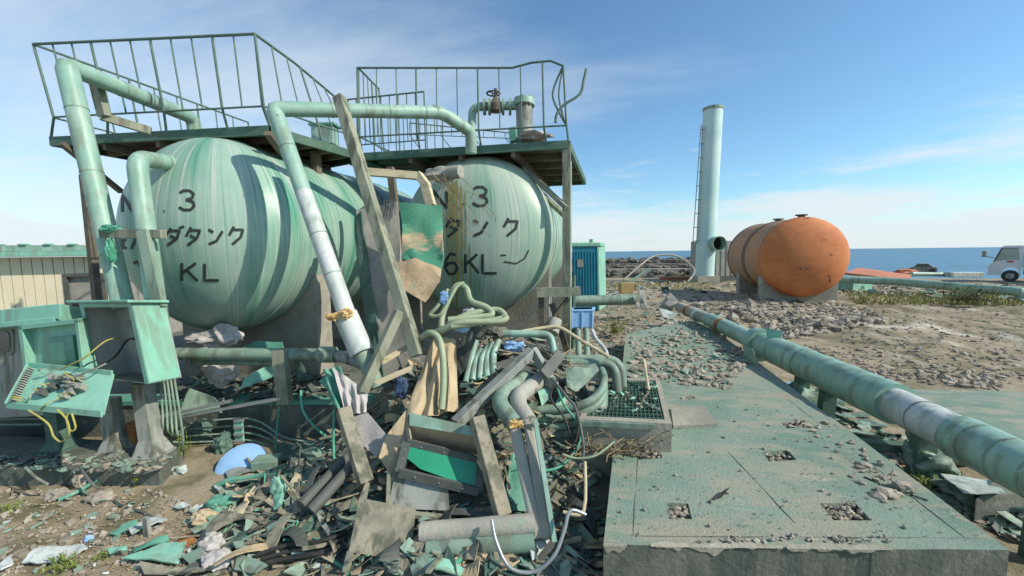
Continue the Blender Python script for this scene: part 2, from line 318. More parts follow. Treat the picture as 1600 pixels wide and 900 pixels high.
        for j in range(nv):
            for i in range(nu):
                q = (j*w_+i, j*w_+i+1, (j+1)*w_+i+1, (j+1)*w_+i); fs += [q[::-1], tuple(k+n for k in q)]
        rim = [i for i in range(w_)]+[j*w_+nu for j in range(1, nv+1)]+[nv*w_+i for i in range(nu-1, -1, -1)]+[j*w_ for j in range(nv-1, 0, -1)]
        for i in range(len(rim)): p, q = rim[i], rim[(i+1) % len(rim)]; fs.append((p, q, q+n, p+n))
        return s.add(vs, fs)
    def build(s, name, m, parent=None, smooth=False, bevel=0.):
        me = bpy.data.meshes.new(name)
        if parent is None:
            lo = V((min(q.x for q in s.v), min(q.y for q in s.v), min(q.z for q in s.v))); hi = V((max(q.x for q in s.v), max(q.y for q in s.v), 0))
            org = V(((lo.x+hi.x)/2, (lo.y+hi.y)/2, lo.z))
        else:
            q = parent
            while q.parent: q = q.parent
            org = q.location.copy()
        me.from_pydata([q-org for q in s.v], [], s.f); me.materials.append(m)
        if smooth:
            me.polygons.foreach_set('use_smooth', [True]*len(me.polygons)); me.set_sharp_from_angle(angle=R(38))
        o = bpy.data.objects.new(name, me); COL.objects.link(o)
        if parent is None: o.location = org
        else: o.parent = parent
        if bevel:
            bv = o.modifiers.new('bevel', 'BEVEL'); bv.width = bevel; bv.segments = 2; bv.limit_method = 'ANGLE'
        return o
def tag(o, label, cat=None, group=None, kind=None):
    o['label'] = label
    if cat: o['category'] = cat
    if group: o['group'] = group
    if kind: o['kind'] = kind
    return o
def thing(name, label, cat, loc, group=None):
    o = bpy.data.objects.new(name, None); COL.objects.link(o); o.location = loc; o.empty_display_size = .1
    return tag(o, label, cat, group)
def one(name, label, cat, mb, m, smooth=False, bevel=0., group=None): return tag(mb.build(name, m, None, smooth, bevel), label, cat, group)
def lerp(a, b, t): return a+(b-a)*t

# ================================================================== SETTING
def axis(lo, mid0, mid1, hi, fine_, coarse):
    a = [];  x = lo
    while x < hi:
        a.append(x); x += fine_ if mid0 <= x < mid1 else coarse
    return a+[hi]
xs = axis(-90, -9, 17, 120, .13, 3.); ys = axis(-12, 1, 21, 44, .13, 1.5)
vs_ = []
for y in ys:
    for x in xs:
        r, f = rf(V((x, y, CAM.z))); z = ground_h(x, y)-.5*sm(37, 43, y)-1.6*sm(43, 44, y); vs_.append(V((x, y, z)))
nx = len(xs); g = MB(); g.v = vs_; g.f = [(j*nx+i, j*nx+i+1, (j+1)*nx+i+1, (j+1)*nx+i) for j in range(len(ys)-1) for i in range(nx-1)]
o = g.build('ground', soil, None, True); o['kind'] = 'structure'; o['label'] = 'brown gravelly ground strewn with stones'
g = MB(); g.add([(-9000, 38, -3.2), (9000, 38, -3.2), (9000, 14000, -3.2), (-9000, 14000, -3.2)], [(0, 1, 2, 3)])
o = g.build('sea', seam); o['kind'] = 'structure'; o['label'] = 'blue sea reaching to the horizon'

# ---- foreground slab with broken-out sockets
PZ = .45
pc = [G(943, 851, PZ), G(1577, 860, PZ), G(1092, 497, PZ), G(978, 520, PZ)]
def quv(u, v): return (pc[0]*(1-u)+pc[1]*u)*(1-v)+(pc[3]*(1-u)+pc[2]*u)*v
def inv(p):
    u = v = .5
    for _ in range(40):
        q = quv(u, v); du = (quv(u+.001, v)-q)/.001; dv = (quv(u, v+.001)-q)/.001; e = p-q
        det = du.x*dv.y-du.y*dv.x; u += (e.x*dv.y-e.y*dv.x)/det; v += (du.x*e.y-du.y*e.x)/det
    return u, v
holes = []
for (px, py, hw, hh) in ((1061, 798, 19, 13), (1320, 799, 24, 14), (1217, 712, 20, 9), (1240, 664, 15, 6), (1074, 622, 13, 4), (1015, 709, 22, 9)):
    a = inv(G(px-hw, py+hh, PZ)); b = inv(G(px+hw, py-hh, PZ)); c = inv(G(px, py, PZ)); du = abs(b[0]-a[0])/2; dv = abs(b[1]-a[1])/2
    holes.append((c[0]-du*.8, c[0]+du*.8, c[1]-dv, c[1]+dv))
us = sorted(set([0, 1]+[i/36 for i in range(37)]+[q for h in holes for q in h[:2]])); vv = sorted(set([0, 1, .006, .014]+[i/44 for i in range(45)]+[q for h in holes for q in h[2:]]))
def inh(u, v): return any(h[0] < u < h[1] and h[2] < v < h[3] for h in holes)
pad = MB(); nu = len(us)
for j, v in enumerate(vv):
    for i, u in enumerate(us):
        p = quv(u, v); p.z += .006*nz(p.x, p.y, 3, 6)
        if v <= .006:
            ch = max(0, nz(p.x, p.y, 3.1, 12)+.5*nz(p.x, p.y, 9, 3)-.02)*sm(.05, .35, u)*(1-sm(.75, .95, u)); p.z -= (.13 if v == 0 else .05)*ch; p += (quv(u, .02)-quv(u, 0)).normalized()*ch*.06
        if v > .97: p.z -= .08*abs(nz(p.x, p.y, 6, 2))
        pad.v.append(p)
for j in range(len(vv)-1):
    for i in range(nu-1):
        a = j*nu+i; q = (a, a+1, a+nu+1, a+nu); um, vm = (us[i]+us[i+1])/2, (vv[j]+vv[j+1])/2
        if not inh(um, vm): pad.f.append(q)
        else:
            pts = [pad.v[k] for k in q]; low = [p-zz*.11 for p in pts]; o_ = len(pad.v); pad.v += low; pad.f.append((o_, o_+1, o_+2, o_+3))
            for e, (du, dv) in enumerate(((0, -1), (1, 0), (0, 1), (-1, 0))):
                nu_ = (us[i]+us[i+1])/2+du*(us[i+1]-us[i])*.51+(du*1e-4); nv_ = vm+dv*(vv[j+1]-vv[j])*.51+dv*1e-4
                if not inh(nu_, nv_): k1, k2 = e, (e+1) % 4; pad.f.append((q[k2], q[k1], o_+k1, o_+k2))
pado = thing('concrete_slab', 'long low concrete slab with worn green floor paint in the right foreground', 'slab', quv(.5, .5)-zz*.5)
pad.build('painted_top', padm, pado, True)
side = MB(); rim = [k for k in range(nu)]+[j*nu+nu-1 for j in range(1, len(vv))]+[(len(vv)-1)*nu+i for i in range(nu-2, -1, -1)]+[j*nu for j in range(len(vv)-2, 0, -1)]
top = [pad.v[k]-zz*.0 for k in rim]; n_ = len(top); side.v = [p.copy() for p in top]+[V((p.x, p.y, PZ-.14)) for p in top]+[V((p.x, p.y, -.12)) for p in top]
side.f = [(i, n_+i, n_+(i+1) % n_, (i+1) % n_) for i in range(n_)]+[(n_+i, 2*n_+i, 2*n_+(i+1) % n_, n_+(i+1) % n_) for i in range(n_)]
side.build('side_face', dconc, pado)
for a, b in (((1, .012), (.0, .012)), ((.075, .012), (.12, .34)), ((.52, .03), (.44, .16)), ((.93, .012), (.9, .3)), ((.1, .36), (.62, .36)), ((.2, .56), (.8, .56))):
    q0, q1 = quv(*a), quv(*b); mb = MB(); n9 = 14; mb.tube([lerp(q0, q1, i/n9)+V((.006*nz(i, 0, .9), 0, -.001)) for i in range(n9+1)], .0035, 5); mb.build('joint_line', dconc, pado)
for h in holes:
    mb = MB()
    for k in range(60):
        p = quv(random.uniform(h[0], h[1]), random.uniform(h[2], h[3]))-zz*random.uniform(.0, .07); s_ = random.uniform(.01, .03); mb.lump(p, s_, s_, s_*.7, k, .5, 1)
    q = mb.build('rubble_fill', rockm, pado); q['kind'] = 'stuff'
for u0, u1, w9 in ((.0, .06, .004), (.12, .45, .008), (.46, .72, .007)):
    mb = MB(); vs = []; n9 = int((u1-u0)*170)
    for i in range(n9+1):
        u = lerp(u0, u1, i/n9); p = quv(u, 0); b9 = max(.0005, w9*(.35+nz(p.x, p.y, 4, 1)+.5*nz(p.x, p.y, 13, 2))*math.sin(math.pi*i/n9)**.4); d9 = max(.004, .06*(.4+nz(p.x, p.y, 6, 5)+.6*nz(p.x, p.y, 19, 7))*math.sin(math.pi*i/n9)**.4); t9 = quv(u, b9); t9.z = PZ+.009; e9 = p-(quv(u, .02)-p).normalized()*.007; e9.z = PZ-.004; f9 = e9.copy(); f9.z = PZ-d9; vs += [t9, e9, f9]
    mb.add(vs, [f for i in range(n9) for f in ((3*i, 3*i+1, 3*i+4, 3*i+3), (3*i+1, 3*i+2, 3*i+5, 3*i+4))]); mb.build('chipped_edge', conc, pado)
# raised pier with grating
gz = .74
gp = [G(905, 655, gz), G(1050, 662, gz), G(1030, 590, gz), G(925, 592, gz)]
gr = thing('grated_pit', 'square concrete pit rim covered by metal grating beside the green slab', 'pit', V(((gp[0]+gp[2])/2).to_2d().to_3d()))
mb = MB(); mid = sum(gp, V())/4
for i in range(4):
    a, b = gp[i], gp[(i+1) % 4]; ia, ib = lerp(a, mid, .13), lerp(b, mid, .13)
    mb.add([a, b, ib, ia]+[V((q.x, q.y, 0)) for q in (a, b, ib, ia)], [(0, 1, 2, 3), (1, 0, 4, 5), (3, 2, 6, 7)])
mb.build('rim', conc, gr)
mb = MB(); mb.beam(gp[0]-fh*.02-zz*.03, lerp(gp[0], gp[1], .82)-fh*.02-zz*.03, .03, .05); mb.build('front_lip', mintd, gr)
ing = [lerp(q, mid, .13)-zz*.02 for q in gp]
for k in range(13):
    t = (k+.5)/13; mb = MB(); mb.beam(lerp(ing[0], ing[3], t), lerp(ing[1], ing[2], t), .008, .03); mb.build('grating_bar', grn, gr)
for k in range(19):
    t = (k+.5)/19; mb = MB(); mb.beam(lerp(ing[0], ing[1], t)-zz*.002, lerp(ing[3], ing[2], t)-zz*.002, .007, .026); mb.build('grating_bar', grn, gr)
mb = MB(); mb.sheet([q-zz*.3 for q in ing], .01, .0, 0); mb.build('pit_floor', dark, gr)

mb = MB(); q = [G(1335, 606, .1), G(1740, 590, .1), G(1900, 720, .1), G(1505, 706, .1)]
mb.obox(q[3]-zz*.25, q[2]-q[3], q[0]-q[3], zz*.25); one('concrete_apron', 'flat green stained concrete apron beyond the long pipe at the right edge', 'slab', mb, padm)

# ---- low bund wall in front of the tanks, cabinet plinth
bund = thing('bund_wall', 'low dark bund wall with mint coping running in front of the tanks', 'wall', G(300, 690)*1)
A, B = P(-260, 634, 5.35), P(935, 622, 5.15); A.z = B.z = .5; back = fh*.22
mb = MB(); mb.obox(V((A.x, A.y, -.1)), B-A, back, zz*.55); mb.build('wall_face', dconc, bund)
mb = MB(); mb.obox(A-zz*.05-fh*.03, B-A, back+fh*.06, zz*.055); mb.build('coping', teal, bund)
mb = MB(); A2, B2 = A+fh*.25, B+fh*.25; mb.obox(V((A2.x, A2.y, .1)), B2-A2, fh*5.5, zz*.25); one('tank_foundation', 'dirty concrete floor inside the bund under both green tanks', 'slab', mb, dconc)
pl = [G(-60, 757), G(252, 760), G(290, 717), G(-60, 700)]
mb = MB(); hz_ = zz*.2
mb.add([q-zz*.05 for q in pl]+[q+hz_+V((.004*i, 0, 0)) for i, q in enumerate(pl)], [(4, 5, 6, 7), (0, 1, 5, 4), (1, 2, 6, 5), (2, 3, 7, 6), (3, 0, 4, 7)])
one('concrete_plinth', 'rough concrete plinth under the broken control cabinets', 'plinth', mb, dconc, False, .02)

# ================================================================== TANKS
TAN = V((0, 1, 0))
def tank_thing(name, label, rimc, r, bulge, length, cols, seed, seg=72):
    m = tankmat('tank_shell', length/2, False, bulge, seed, *cols); mh = tankmat('tank_head', length/2, True, bulge, seed, *cols)
    t = thing(name, label, 'tank', V((rimc.x, rimc.y+length/2, 0)))
    pr = [(r*math.sin(a)+.0001, -bulge*math.cos(a)) for a in [i/18*math.pi/2 for i in range(19)]]
    hd = MB(); hd.lathe(rimc, TAN, pr, seg); hd.build('front_head', mh, t, True)
    sh = MB(); sh.lathe(rimc, TAN, [(r, 0), (r, length)], seg); sh.build('shell', m, t, True)
    bk = MB(); bk.lathe(rimc+TAN*length, TAN, [(r*math.cos(a), bulge*math.sin(a)) for a in [i/10*math.pi/2 for i in range(11)]], seg); bk.build('rear_head', m, t, True)
    for y in [.03]+[length*k/5 for k in range(1, 6)]:
        b = MB(); b.lathe(rimc+TAN*(y-.02), TAN, [(r, 0), (r+.012, .005), (r+.012, .035), (r, .04)], seg); b.build('weld_band', m, t, True)
    return t
r1 = 1.39; c1 = P(343, 369, 5.85); c2 = P(745, 368, 7.2); c1.z = c2.z-.03
BUL = {id(c1): .92, id(c2): .62}
t1 = tank_thing('storage_tank', 'streaked green horizontal tank lettered No.3 under the left platform', c1, r1, .92, 4.6, ((128, 162, 146), (150, 174, 160), (52, 134, 110)), 3.)
t2 = tank_thing('storage_tank', 'streaked green horizontal tank lettered 6KL under the right platform', c2, r1, .62, 4.4, ((140, 166, 148), (164, 180, 164), (84, 142, 118)), 8.)
for t, c in ((t1, c1), (t2, c2)):
    for y in (.35, 3.6):
        mb = MB(); n = 16; pts = []
        for k in range(n+1):
            a = R(-155+130*k/n); pts.append((math.cos(a)*(r1+.004), math.sin(a)*(r1+.004)))
        pts = [(-r1*.92, -r1-.95)]+pts+[(r1*.92, -r1-.95)]
        m_ = len(pts); f0 = [V((c.x+p, c.y+y, c.z+q)) for p, q in pts]; mb.add(f0+[q+TAN*.35 for q in f0], [tuple(range(m_))[::-1]]+[tuple(range(m_, 2*m_))]+[(i, (i+1) % m_, m_+(i+1) % m_, m_+i) for i in range(m_)])
        mb.build('saddle', conc, t)
def dome_hit(px, py, c, lift=.004):
    d = ray(px, py); k = V((1/r1, 1/BUL[id(c)], 1/r1)); o_ = CAM-c
    D = V((d.x*k.x, d.y*k.y, d.z*k.z)); O = V((o_.x*k.x, o_.y*k.y, o_.z*k.z)); a = D.dot(D); b = 2*O.dot(D); q = O.dot(O)-1; dis = b*b-4*a*q
    if dis < 0: return None
    p = o_+d*((-b-math.sqrt(dis))/(2*a)); nrm = V((p.x*k.x**2, p.y*k.y**2, p.z*k.z**2)).normalized(); return c+p+nrm*lift
GL = {'N': [[(0, 1), (0, 0), (1, 1), (1, 0)]], '3': [[(.05, .12), (.3, 0), (.7, 0), (.95, .18), (.85, .4), (.45, .48)], [(.45, .48), (.9, .58), (1, .8), (.75, 1), (.3, 1), (0, .86)]], '.': [[(.4, .95), (.6, .95)]],
      'K': [[(.05, 0), (.05, 1)], [(.9, 0), (.08, .55)], [(.35, .4), (1, 1)]], 'L': [[(0, 0), (0, 1), (1, 1)]], '6': [[(.85, .08), (.45, 0), (.12, .3), (.05, .7), (.3, 1), (.75, 1), (1, .72), (.75, .46), (.3, .48), (.07, .66)]],
      'ta': [[(.38, 0), (.05, .52)], [(.3, .18), (.95, .18), (.75, .62), (.15, 1)], [(.3, .45), (.75, .68)]], 'da': [[(.33, .05), (.0, .52)], [(.27, .2), (.85, .2), (.68, .64), (.12, 1)], [(.27, .46), (.68, .68)], [(.86, -.04), (.93, .1)], [(1, -.08), (1.08, .05)]],
      'n': [[(.08, .1), (.4, .28)], [(.1, .98), (.6, .8), (1, .2)]], 'ku': [[(.36, 0), (.05, .5)], [(.28, .18), (.95, .18), (.8, .6), (.25, 1)]], 'e': [[(.1, .15), (.9, .15)], [(.5, .15), (.5, .9)], [(0, .9), (1, .9)]], 'no': [[(.9, 0), (.6, .5), (0, 1)]], 'hook': [[(0, .25), (.4, 0), (.9, .1), (.95, .5)]], 'scr': [[(0, .35), (.2, .35)], [(.12, .8), (.55, .95), (.85, .6), (1, 0)]]}
def letter(g, px, py, w_, h_, c, t, wd=4.4):
    for st in GL[g]:
        pts = []
        for i in range(len(st)-1):
            for k in range(5): pts.append((lerp(st[i][0], st[i+1][0], k/5), lerp(st[i][1], st[i+1][1], k/5)))
        pts.append(st[-1]); q = [(px-w_/2+x*w_, py-h_/2+y*h_) for x, y in pts]; mb = MB(); vs = []
        for i in range(len(q)):
            a, b = q[max(0, i-1)], q[min(len(q)-1, i+1)]; dx, dy = b[0]-a[0], b[1]-a[1]; l_ = math.hypot(dx, dy) or 1; nx_, ny_ = -dy/l_*wd/2, dx/l_*wd/2
            for s_ in (1, -1):
                hp = dome_hit(q[i][0]+nx_*s_, q[i][1]+ny_*s_, c, .005)
                if hp is None: break
                vs.append(hp)
        if len(vs) == 2*len(q):
            mb.add(vs, [(2*i, 2*i+1, 2*i+3, 2*i+2) for i in range(len(q)-1)]); mb.build('painted_letter', ink, t)
for a in (('N', 199, 317, 15, 29), ('.', 257, 322, 8, 18), ('3', 292, 313, 24, 30), ('e', 192, 381, 12, 16), ('no', 209, 379, 8, 20), ('da', 272, 369, 26, 28), ('ta', 302, 369, 24, 28), ('n', 336, 369, 24, 26), ('ku', 369, 368, 24, 28), ('hook', 214, 415, 10, 12), ('K', 296, 425, 26, 28), ('L', 331, 425, 22, 26)): letter(*a, c1, t1)
for a in (('N', 688, 312, 20, 28), ('.', 724, 312, 8, 18), ('3', 750, 307, 23, 29), ('ta', 708, 355, 24, 30), ('n', 750, 355, 24, 28), ('ku', 798, 355, 24, 28), ('6', 705, 412, 20, 32), ('K', 737, 412, 22, 30), ('L', 765, 412, 22, 30)): letter(*a, c2, t2)
letter('scr', 804, 402, 44, 22, c2, t2, 2.2)
# ochre leak down the right tank
for x9, y0, y1, w9 in ((702, 285, 440, 4), (707, 280, 487, 6), (714, 282, 487, 8), (722, 290, 470, 5), (728, 300, 420, 3), (697, 330, 400, 3), (735, 380, 486, 3)):
    mb = MB(); vs = []; pyl = list(range(y0, y1, 6))
    for k9, py in enumerate(pyl):
        wl = w9*(.6+.9*abs(nz(py, x9, .06)))*min(1, (len(pyl)-k9)/8, (k9+1)/3)
        for k in (-.5, .5): vs.append(dome_hit(x9+wl*k+3*nz(py, x9, .02), py, c2, .003) or c2)
    mb.add(vs, [(2*i, 2*i+1, 2*i+3, 2*i+2) for i in range(len(pyl)-1)]); mb.build('leak_stain', brine, t2, True)
for px, py in ((397, 238), (427, 252)):      # lifting lugs on the crown of the left tank
    p = P(px, py, 6.9); p.x = c1.x+.25; p.z = c1.z+r1-.02; p.y = c1.y+(.5 if px == 397 else 1.2)
    mb = MB(); mb.box(p+zz*.08, .03, .16, .2); mb.build('lifting_lug', grn, t1, False, .008)
for px in (640, 700):
    p = V((c2.x-.1+(px-640)*.006, c2.y+.7, c2.z+r1)); mb = MB(); mb.box(p+zz*.07, .16, .03, .2); mb.build('lifting_lug', grn, t2, False, .008)

# ================================================================== ACCESS PLATFORMS
DZ = 4.2
FL, FR, BR = G(80, 214, DZ), G(421, 196, DZ), G(566, 240, DZ); BL = FL+V((.25, 3.3, 0))
pf1 = thing('access_platform', 'left steel platform with leaning straight railing above the No.3 tank', 'platform', V((FL.x/2+BR.x/2, FL.y/2+BR.y/2, 0)))
def deck(quad, t, th=.13):
    mb = MB(); mb.add([q for q in quad]+[q-zz*.03 for q in quad], [(0, 1, 2, 3), (7, 6, 5, 4), (0, 4, 5, 1), (1, 5, 6, 2), (2, 6, 7, 3), (3, 7, 4, 0)]); mb.build('deck_plate', brown, t)
    for i in range(4):
        a, b = quad[i], quad[(i+1) % 4]; mb = MB(); mb.chan(a-zz*.07+zz*.0, b-zz*.07, .06, th, .012); mb.build('edge_channel', grn, t)
    for k in range(1, 5):
        a, b = lerp(quad[0], quad[3], k/5), lerp(quad[1], quad[2], k/5); mb = MB(); mb.beam(a-zz*.09, b-zz*.09, .06, .1); mb.build('cross_beam', brown, t)
    for k in range(1, 4):
        a, b = lerp(quad[0], quad[1], k/4), lerp(quad[3], quad[2], k/4); mb = MB(); mb.beam(a-zz*.16, b-zz*.16, .07, .12); mb.build('joist', brown, t)
deck([FL, FR, BR, BL], pf1)
def railing(t, top, low, feet, nb, rad=.019, every=3, deckpts=None, bal=.011, m=rail):
    mb = MB(); mb.tube(top, rad, 8); tr = mb.build('railing', m, t, True)
    mb = MB(); mb.tube(low, rad*.75, 8); mb.build('lower_rail', m, tr, True)
    def at(pl, u):
        ls = [(pl[i+1]-pl[i]).length for i in range(len(pl)-1)]; d = u*sum(ls)
        for i, l_ in enumerate(ls):
            if d <= l_ or i == len(ls)-1: return lerp(pl[i], pl[i+1], min(1, d/l_) if l_ else 0)
            d -= l_
    for k in range(nb+1):
        u = k/nb; a, b = at(top, u), at(low, u); full = k % every == 0 or k == nb; mb = MB()
        if full: mb.tube([a, b, at(feet, u)], rad*.85, 8)
        else: mb.tube([a, b], bal, 6)
        mb.build('baluster', m, tr, True)
    return tr
railing(pf1, [P(52, 69, 5.65), P(225, 61, 5.45), P(398, 53, 5.28)], [P(84, 183, 5.8), P(410, 166, 5.4)], [FL, FR], 11)
railing(pf1, [P(398, 53, 5.28), P(460, 98, 6.1), P(522, 150, 7.2)], [P(412, 166, 5.4), P(562, 216, 7.1)], [FR, BR], 6)
railing(pf1, [P(52, 69, 5.65), BL+zz*1.2], [P(84, 184, 5.8), BL+zz*.2], [FL, BL], 9)
for a, b in (((96, 224, 5.85), (190, 300, 6.6)), ((418, 208, 5.42), (462, 268, 6.4))):
    mb = MB(); mb.beam(P(*a), P(*b), .09, .06); mb.build('diagonal_brace', brown, pf1)
for px, d in ((493, 6.6), (128, 8.2)):
    p = P(px, 240, d); q = V((p.x, p.y, .3)); mb = MB(); mb.chan(V((p.x, p.y, DZ-.1)), q, .12, .12, .015); mb.build('post', brown, pf1)
FL2, FR2 = G(566, 239, DZ), G(888, 219, DZ); BL2, BR2 = FL2+V((.15, 3.6, 0)), FR2+V((.15, 3.6, 0))
pf2 = thing('access_platform', 'right steel platform with buckled railing above the 6KL tank', 'platform', V((FL2.x/2+BR2.x/2, FL2.y/2+BR2.y/2, 0)))
deck([FL2, FR2, BR2, BL2], pf2)
d0, d1 = 6.95, 6.35
railing(pf2, [P(558, 106, 6.95), P(697, 106, 6.7), P(800, 106, 6.5), P(830, 98, 6.45), P(860, 95, 6.4), P(880, 103, 6.35)], [P(560, 214, 6.95), P(700, 206, 6.68), P(885, 196, 6.35)], [FL2, FR2], 10)
railing(pf2, [P(560, 106, 6.95), P(592, 139, 8.4)], [P(562, 214, 7), P(600, 232, 8.3)], [FL2, BL2], 5)
railing(pf2, [P(640, 192, 10.3), P(840, 212, 10.1)], [P(640, 210, 10.3), P(840, 218, 10.1)], [BL2, BR2], 12, .015)
mb = MB(); mb.tube([P(880, 103, 6.35), P(868, 130, 6.4), P(864, 152, 6.4), P(875, 178, 6.38), P(886, 197, 6.36)], .018, 8, 4); mb.build('bent_rail', rail, pf2, True)
mb = MB(); mb.tube([P(868, 192, 6.36), P(870, 178, 6.34), P(882, 163, 6.32), P(906, 147, 6.3), P(912, 126, 6.3), P(916, 108, 6.3)], .022, 8, 3); mb.build('bent_rail', rail, pf2, True)
mb = MB(); mb.tube([P(880, 105, 6.4), P(873, 150, 6.45), P(884, 195, 6.4)], .014, 8, 4); mb.build('bent_rail', rail, pf2, True)
fr = FR2+V((-.03, .05, 0))
mb = MB(); mb.chan(V((fr.x, fr.y, DZ-.02)), V((fr.x, fr.y, .2)), .13, .13, .015); mb.build('post', olive, pf2)
p = fr+V((-.02, .7, 0)); mb = MB(); mb.tube([V((p.x, p.y, DZ-.1)), V((p.x, p.y, .3))], .06, 14); mb.build('round_post', mintp, pf2, True)
for a, b in (((818, 262, 7.0), (885, 325, 6.5)), ((838, 296, 7.6), (884, 338, 6.9))):
    mb = MB(); mb.beam(P(*a), P(*b), .1, .07); mb.build('diagonal_brace', olive, pf2)
mb = MB(); mb.beam(P(838, 457, 6.25), P(906, 455, 6.25), .16, .14); mb.build('cross_beam', olive, pf2)
for a, b in (((846, 462, 6.3), (846, 600, 6.3)), ((846, 520, 6.28), (888, 466, 6.28)), ((862, 474, 6.33), (890, 560, 6.33))):
    mb = MB(); mb.beam(P(*a), P(*b), .09, .05); mb.build('trestle_strut', brown, pf2)
mb = MB(); mb.tube([P(897, 430, 6.2), P(896, 480, 6.2), P(895, 545, 6.2)], .03, 8); mb.build('stub_post', grn, pf2, True)
# link walkway between the decks
wk = thing('walkway', 'short green walkway with caged railings linking the two platforms', 'walkway', BR-zz*DZ+V((0, .7, 0)))
mb = MB(); q = BR+V((-.5, .35, .02)); mb.obox(q-zz*.12, V((1.6, 0, 0)), V((0, .95, 0)), zz*.1); mb.build('deck_plate', grn, wk)
for dy in (0.04, .9):
    a, b = q+V((.0, dy, 0)), q+V((1.55, dy, 0)); railing(wk, [a+zz*1.1, b+zz*1.1], [a+zz*.25, b+zz*.25], [a, b], 9, .016)
jb = thing('junction_box', 'small green junction box beside the walkway between the platforms', 'box', P(505, 226, 7.6))
mb = MB(); mb.box(P(508, 212, 7.6), .42, .25, .36, R(10)); mb.build('housing', mintp, jb, False, .015); mb = MB(); mb.box(P(508, 197, 7.6), .5, .32, .04, R(10)); mb.build('lid', teal, jb)
mb = MB(); mb.tube([P(497, 228, 7.55), P(494, 240, 7.5), P(500, 252, 7.5)], .025, 8, 3); mb.build('cable_gland', dgrey, jb, True)

# ---- pipework
def pipe_thing(name, label, pts, r, m, smooth=0, joints=(), cat='pipe', seg=18, bands=None):
    base = min(pts, key=lambda q: q.z); t = thing(name, label, cat, V(base)); mb = MB(); mb.tube(pts, r, seg, smooth, wob=.02); mb.build('pipe_run', m, t, True)
    for (a, b, u, k, bm_) in joints:      # a collar at fraction u from point a to b, k = radius factor
        c = lerp(pts[a], pts[b], u); d = (pts[b]-pts[a]).normalized(); rr = r if not isinstance(r, list) else r[0]; mb = MB(); mb.tube([c-d*.012, c+d*.012], rr*k, seg); mb.build('collar', bm_, t, True)
    return t
def bend(a, b, c, k=.22, n=6):           # rounded corner at b
    p, q = b+(a-b).normalized()*k, b+(c-b).normalized()*k; return [lerp(lerp(p, b, i/n), lerp(b, q, i/n), i/n) for i in range(n+1)]
a, b, c, d = P(194, 482, 4.62), P(104, 103, 4.62), P(303, 185, 6.5), P(306, 236, 6.55)
t = pipe_thing('vent_pipe', 'tall mint pipe leaning at the far left with long sloping top leg', [a]+bend(a, b, c, .05, 2)+bend(b, c, d, .16, 5)+[d], .102, mintp)
for u in (.18, .44, .78): mb = MB(); q = lerp(b, a, u); dd = (a-b).normalized(); mb.tube([q-dd*.006, q+dd*.006], .106, 18); mb.build('seam', mintd, t, True)
for u in (.35, .68): mb = MB(); q = lerp(b, c, u); dd = (c-b).normalized(); mb.tube([q-dd*.006, q+dd*.006], .106, 18); mb.build('seam', mintd, t, True)
mb = MB(); mb.beam(P(150, 131, 5.15), P(163, 182, 5.2), .13, .08); mb.beam(P(157, 181, 5.2), P(236, 205, 5.5), .09, .1); one('pipe_bracket', 'bent grey green bracket under the sloping leg of the leftmost pipe', 'bracket', mb, olive)
a, b, c = P(250, 520, 4.5), P(213, 247, 4.5), dome_hit(262, 250, c1, -.05)
pipe_thing('feed_pipe', 'mint pipe with elbow entering the upper left of the No.3 tank head', [a]+bend(a, b, c, .17)+[c], .096, mintp, joints=((0, 1, .02, 1, mintd), (-1, -2, .3, 1.03, mintd)))
mb = MB(); mb.beam(P(160, 365, 4.46), P(256, 366, 4.4), .08, .1); one('pipe_clamp', 'horizontal brace bar clamping the two left pipes together', 'brace', mb, olive, False, .006)
mb = MB(); mb.chan(P(224, 360, 4.36), P(250, 480, 4.36), .11, .07, .014, fh); one('support_channel', 'upright channel strapped to the elbowed pipe near the cabinets', 'support', mb, mintd)
mb = MB(); mb.lump(P(172, 357, 4.42), .1, .06, .05, 3, .5); mb.lump(P(173, 392, 4.44), .05, .045, .13, 5, .4); one('plastic_rag', 'green plastic rag snagged on the leftmost leaning pipe', 'rag', mb, wire, True)
# third leaning pipe
a, b, c, d, e = P(545, 500, 4.5), P(428, 170, 4.95), P(690, 176, 6.1), P(736, 206, 6.45), P(736, 240, 6.5)
t = thing('broken_pipe', 'leaning mint pipe with white lower cladding and torn foam in the middle', 'pipe', P(572, 565, 4.4))
mid_ = lerp(b, a, .42)
mb = MB(); mb.tube([mid_]+bend(mid_, b, c, .05, 2)+bend(b, c, d, .12, 4)+bend(c, d, e, .1, 4)+[e], .094, 18, wob=.02); mb.build('upper_run', mintp, t, True)
mb = MB(); mb.tube([mid_, a], .097, 18); mb.build('white_cladding', white, t, True)
mb = MB(); mb.tube([P(540, 492, 4.52), P(566, 552, 4.42)], .13, 20); mb.build('loose_sleeve', white, t, True)
mb = MB(); mb.tube([P(566, 552, 4.42), P(590, 605, 4.36)], .085, 16); mb.build('bare_end', mintd, t, True)
mb = MB(); mb.lump(P(522, 495, 4.42), .1, .06, .045, 4, .6); mb.lump(P(541, 490, 4.38), .07, .06, .06, 9, .5); mb.build('torn_foam', foam, t, True)
for u in (.2, .62, .8): mb = MB(); q = lerp(b, a, u); dd = (a-b).normalized(); mb.tube([q-dd*.006, q+dd*.006], .1, 18); mb.build('seam', mintd, t, True)
for u in (.3, .64, .88): mb = MB(); q = lerp(b, c, u); dd = (c-b).normalized(); mb.tube([q-dd*.007, q+dd*.007], .098, 18); mb.build('seam', mintd, t, True)
mb = MB(); mb.sheet([P(676, 163, 5.95), P(688, 166, 5.98), P(684, 178, 5.98), P(675, 176, 5.95)], .006, .01, 1); mb.build('torn_flap', mintd, t)
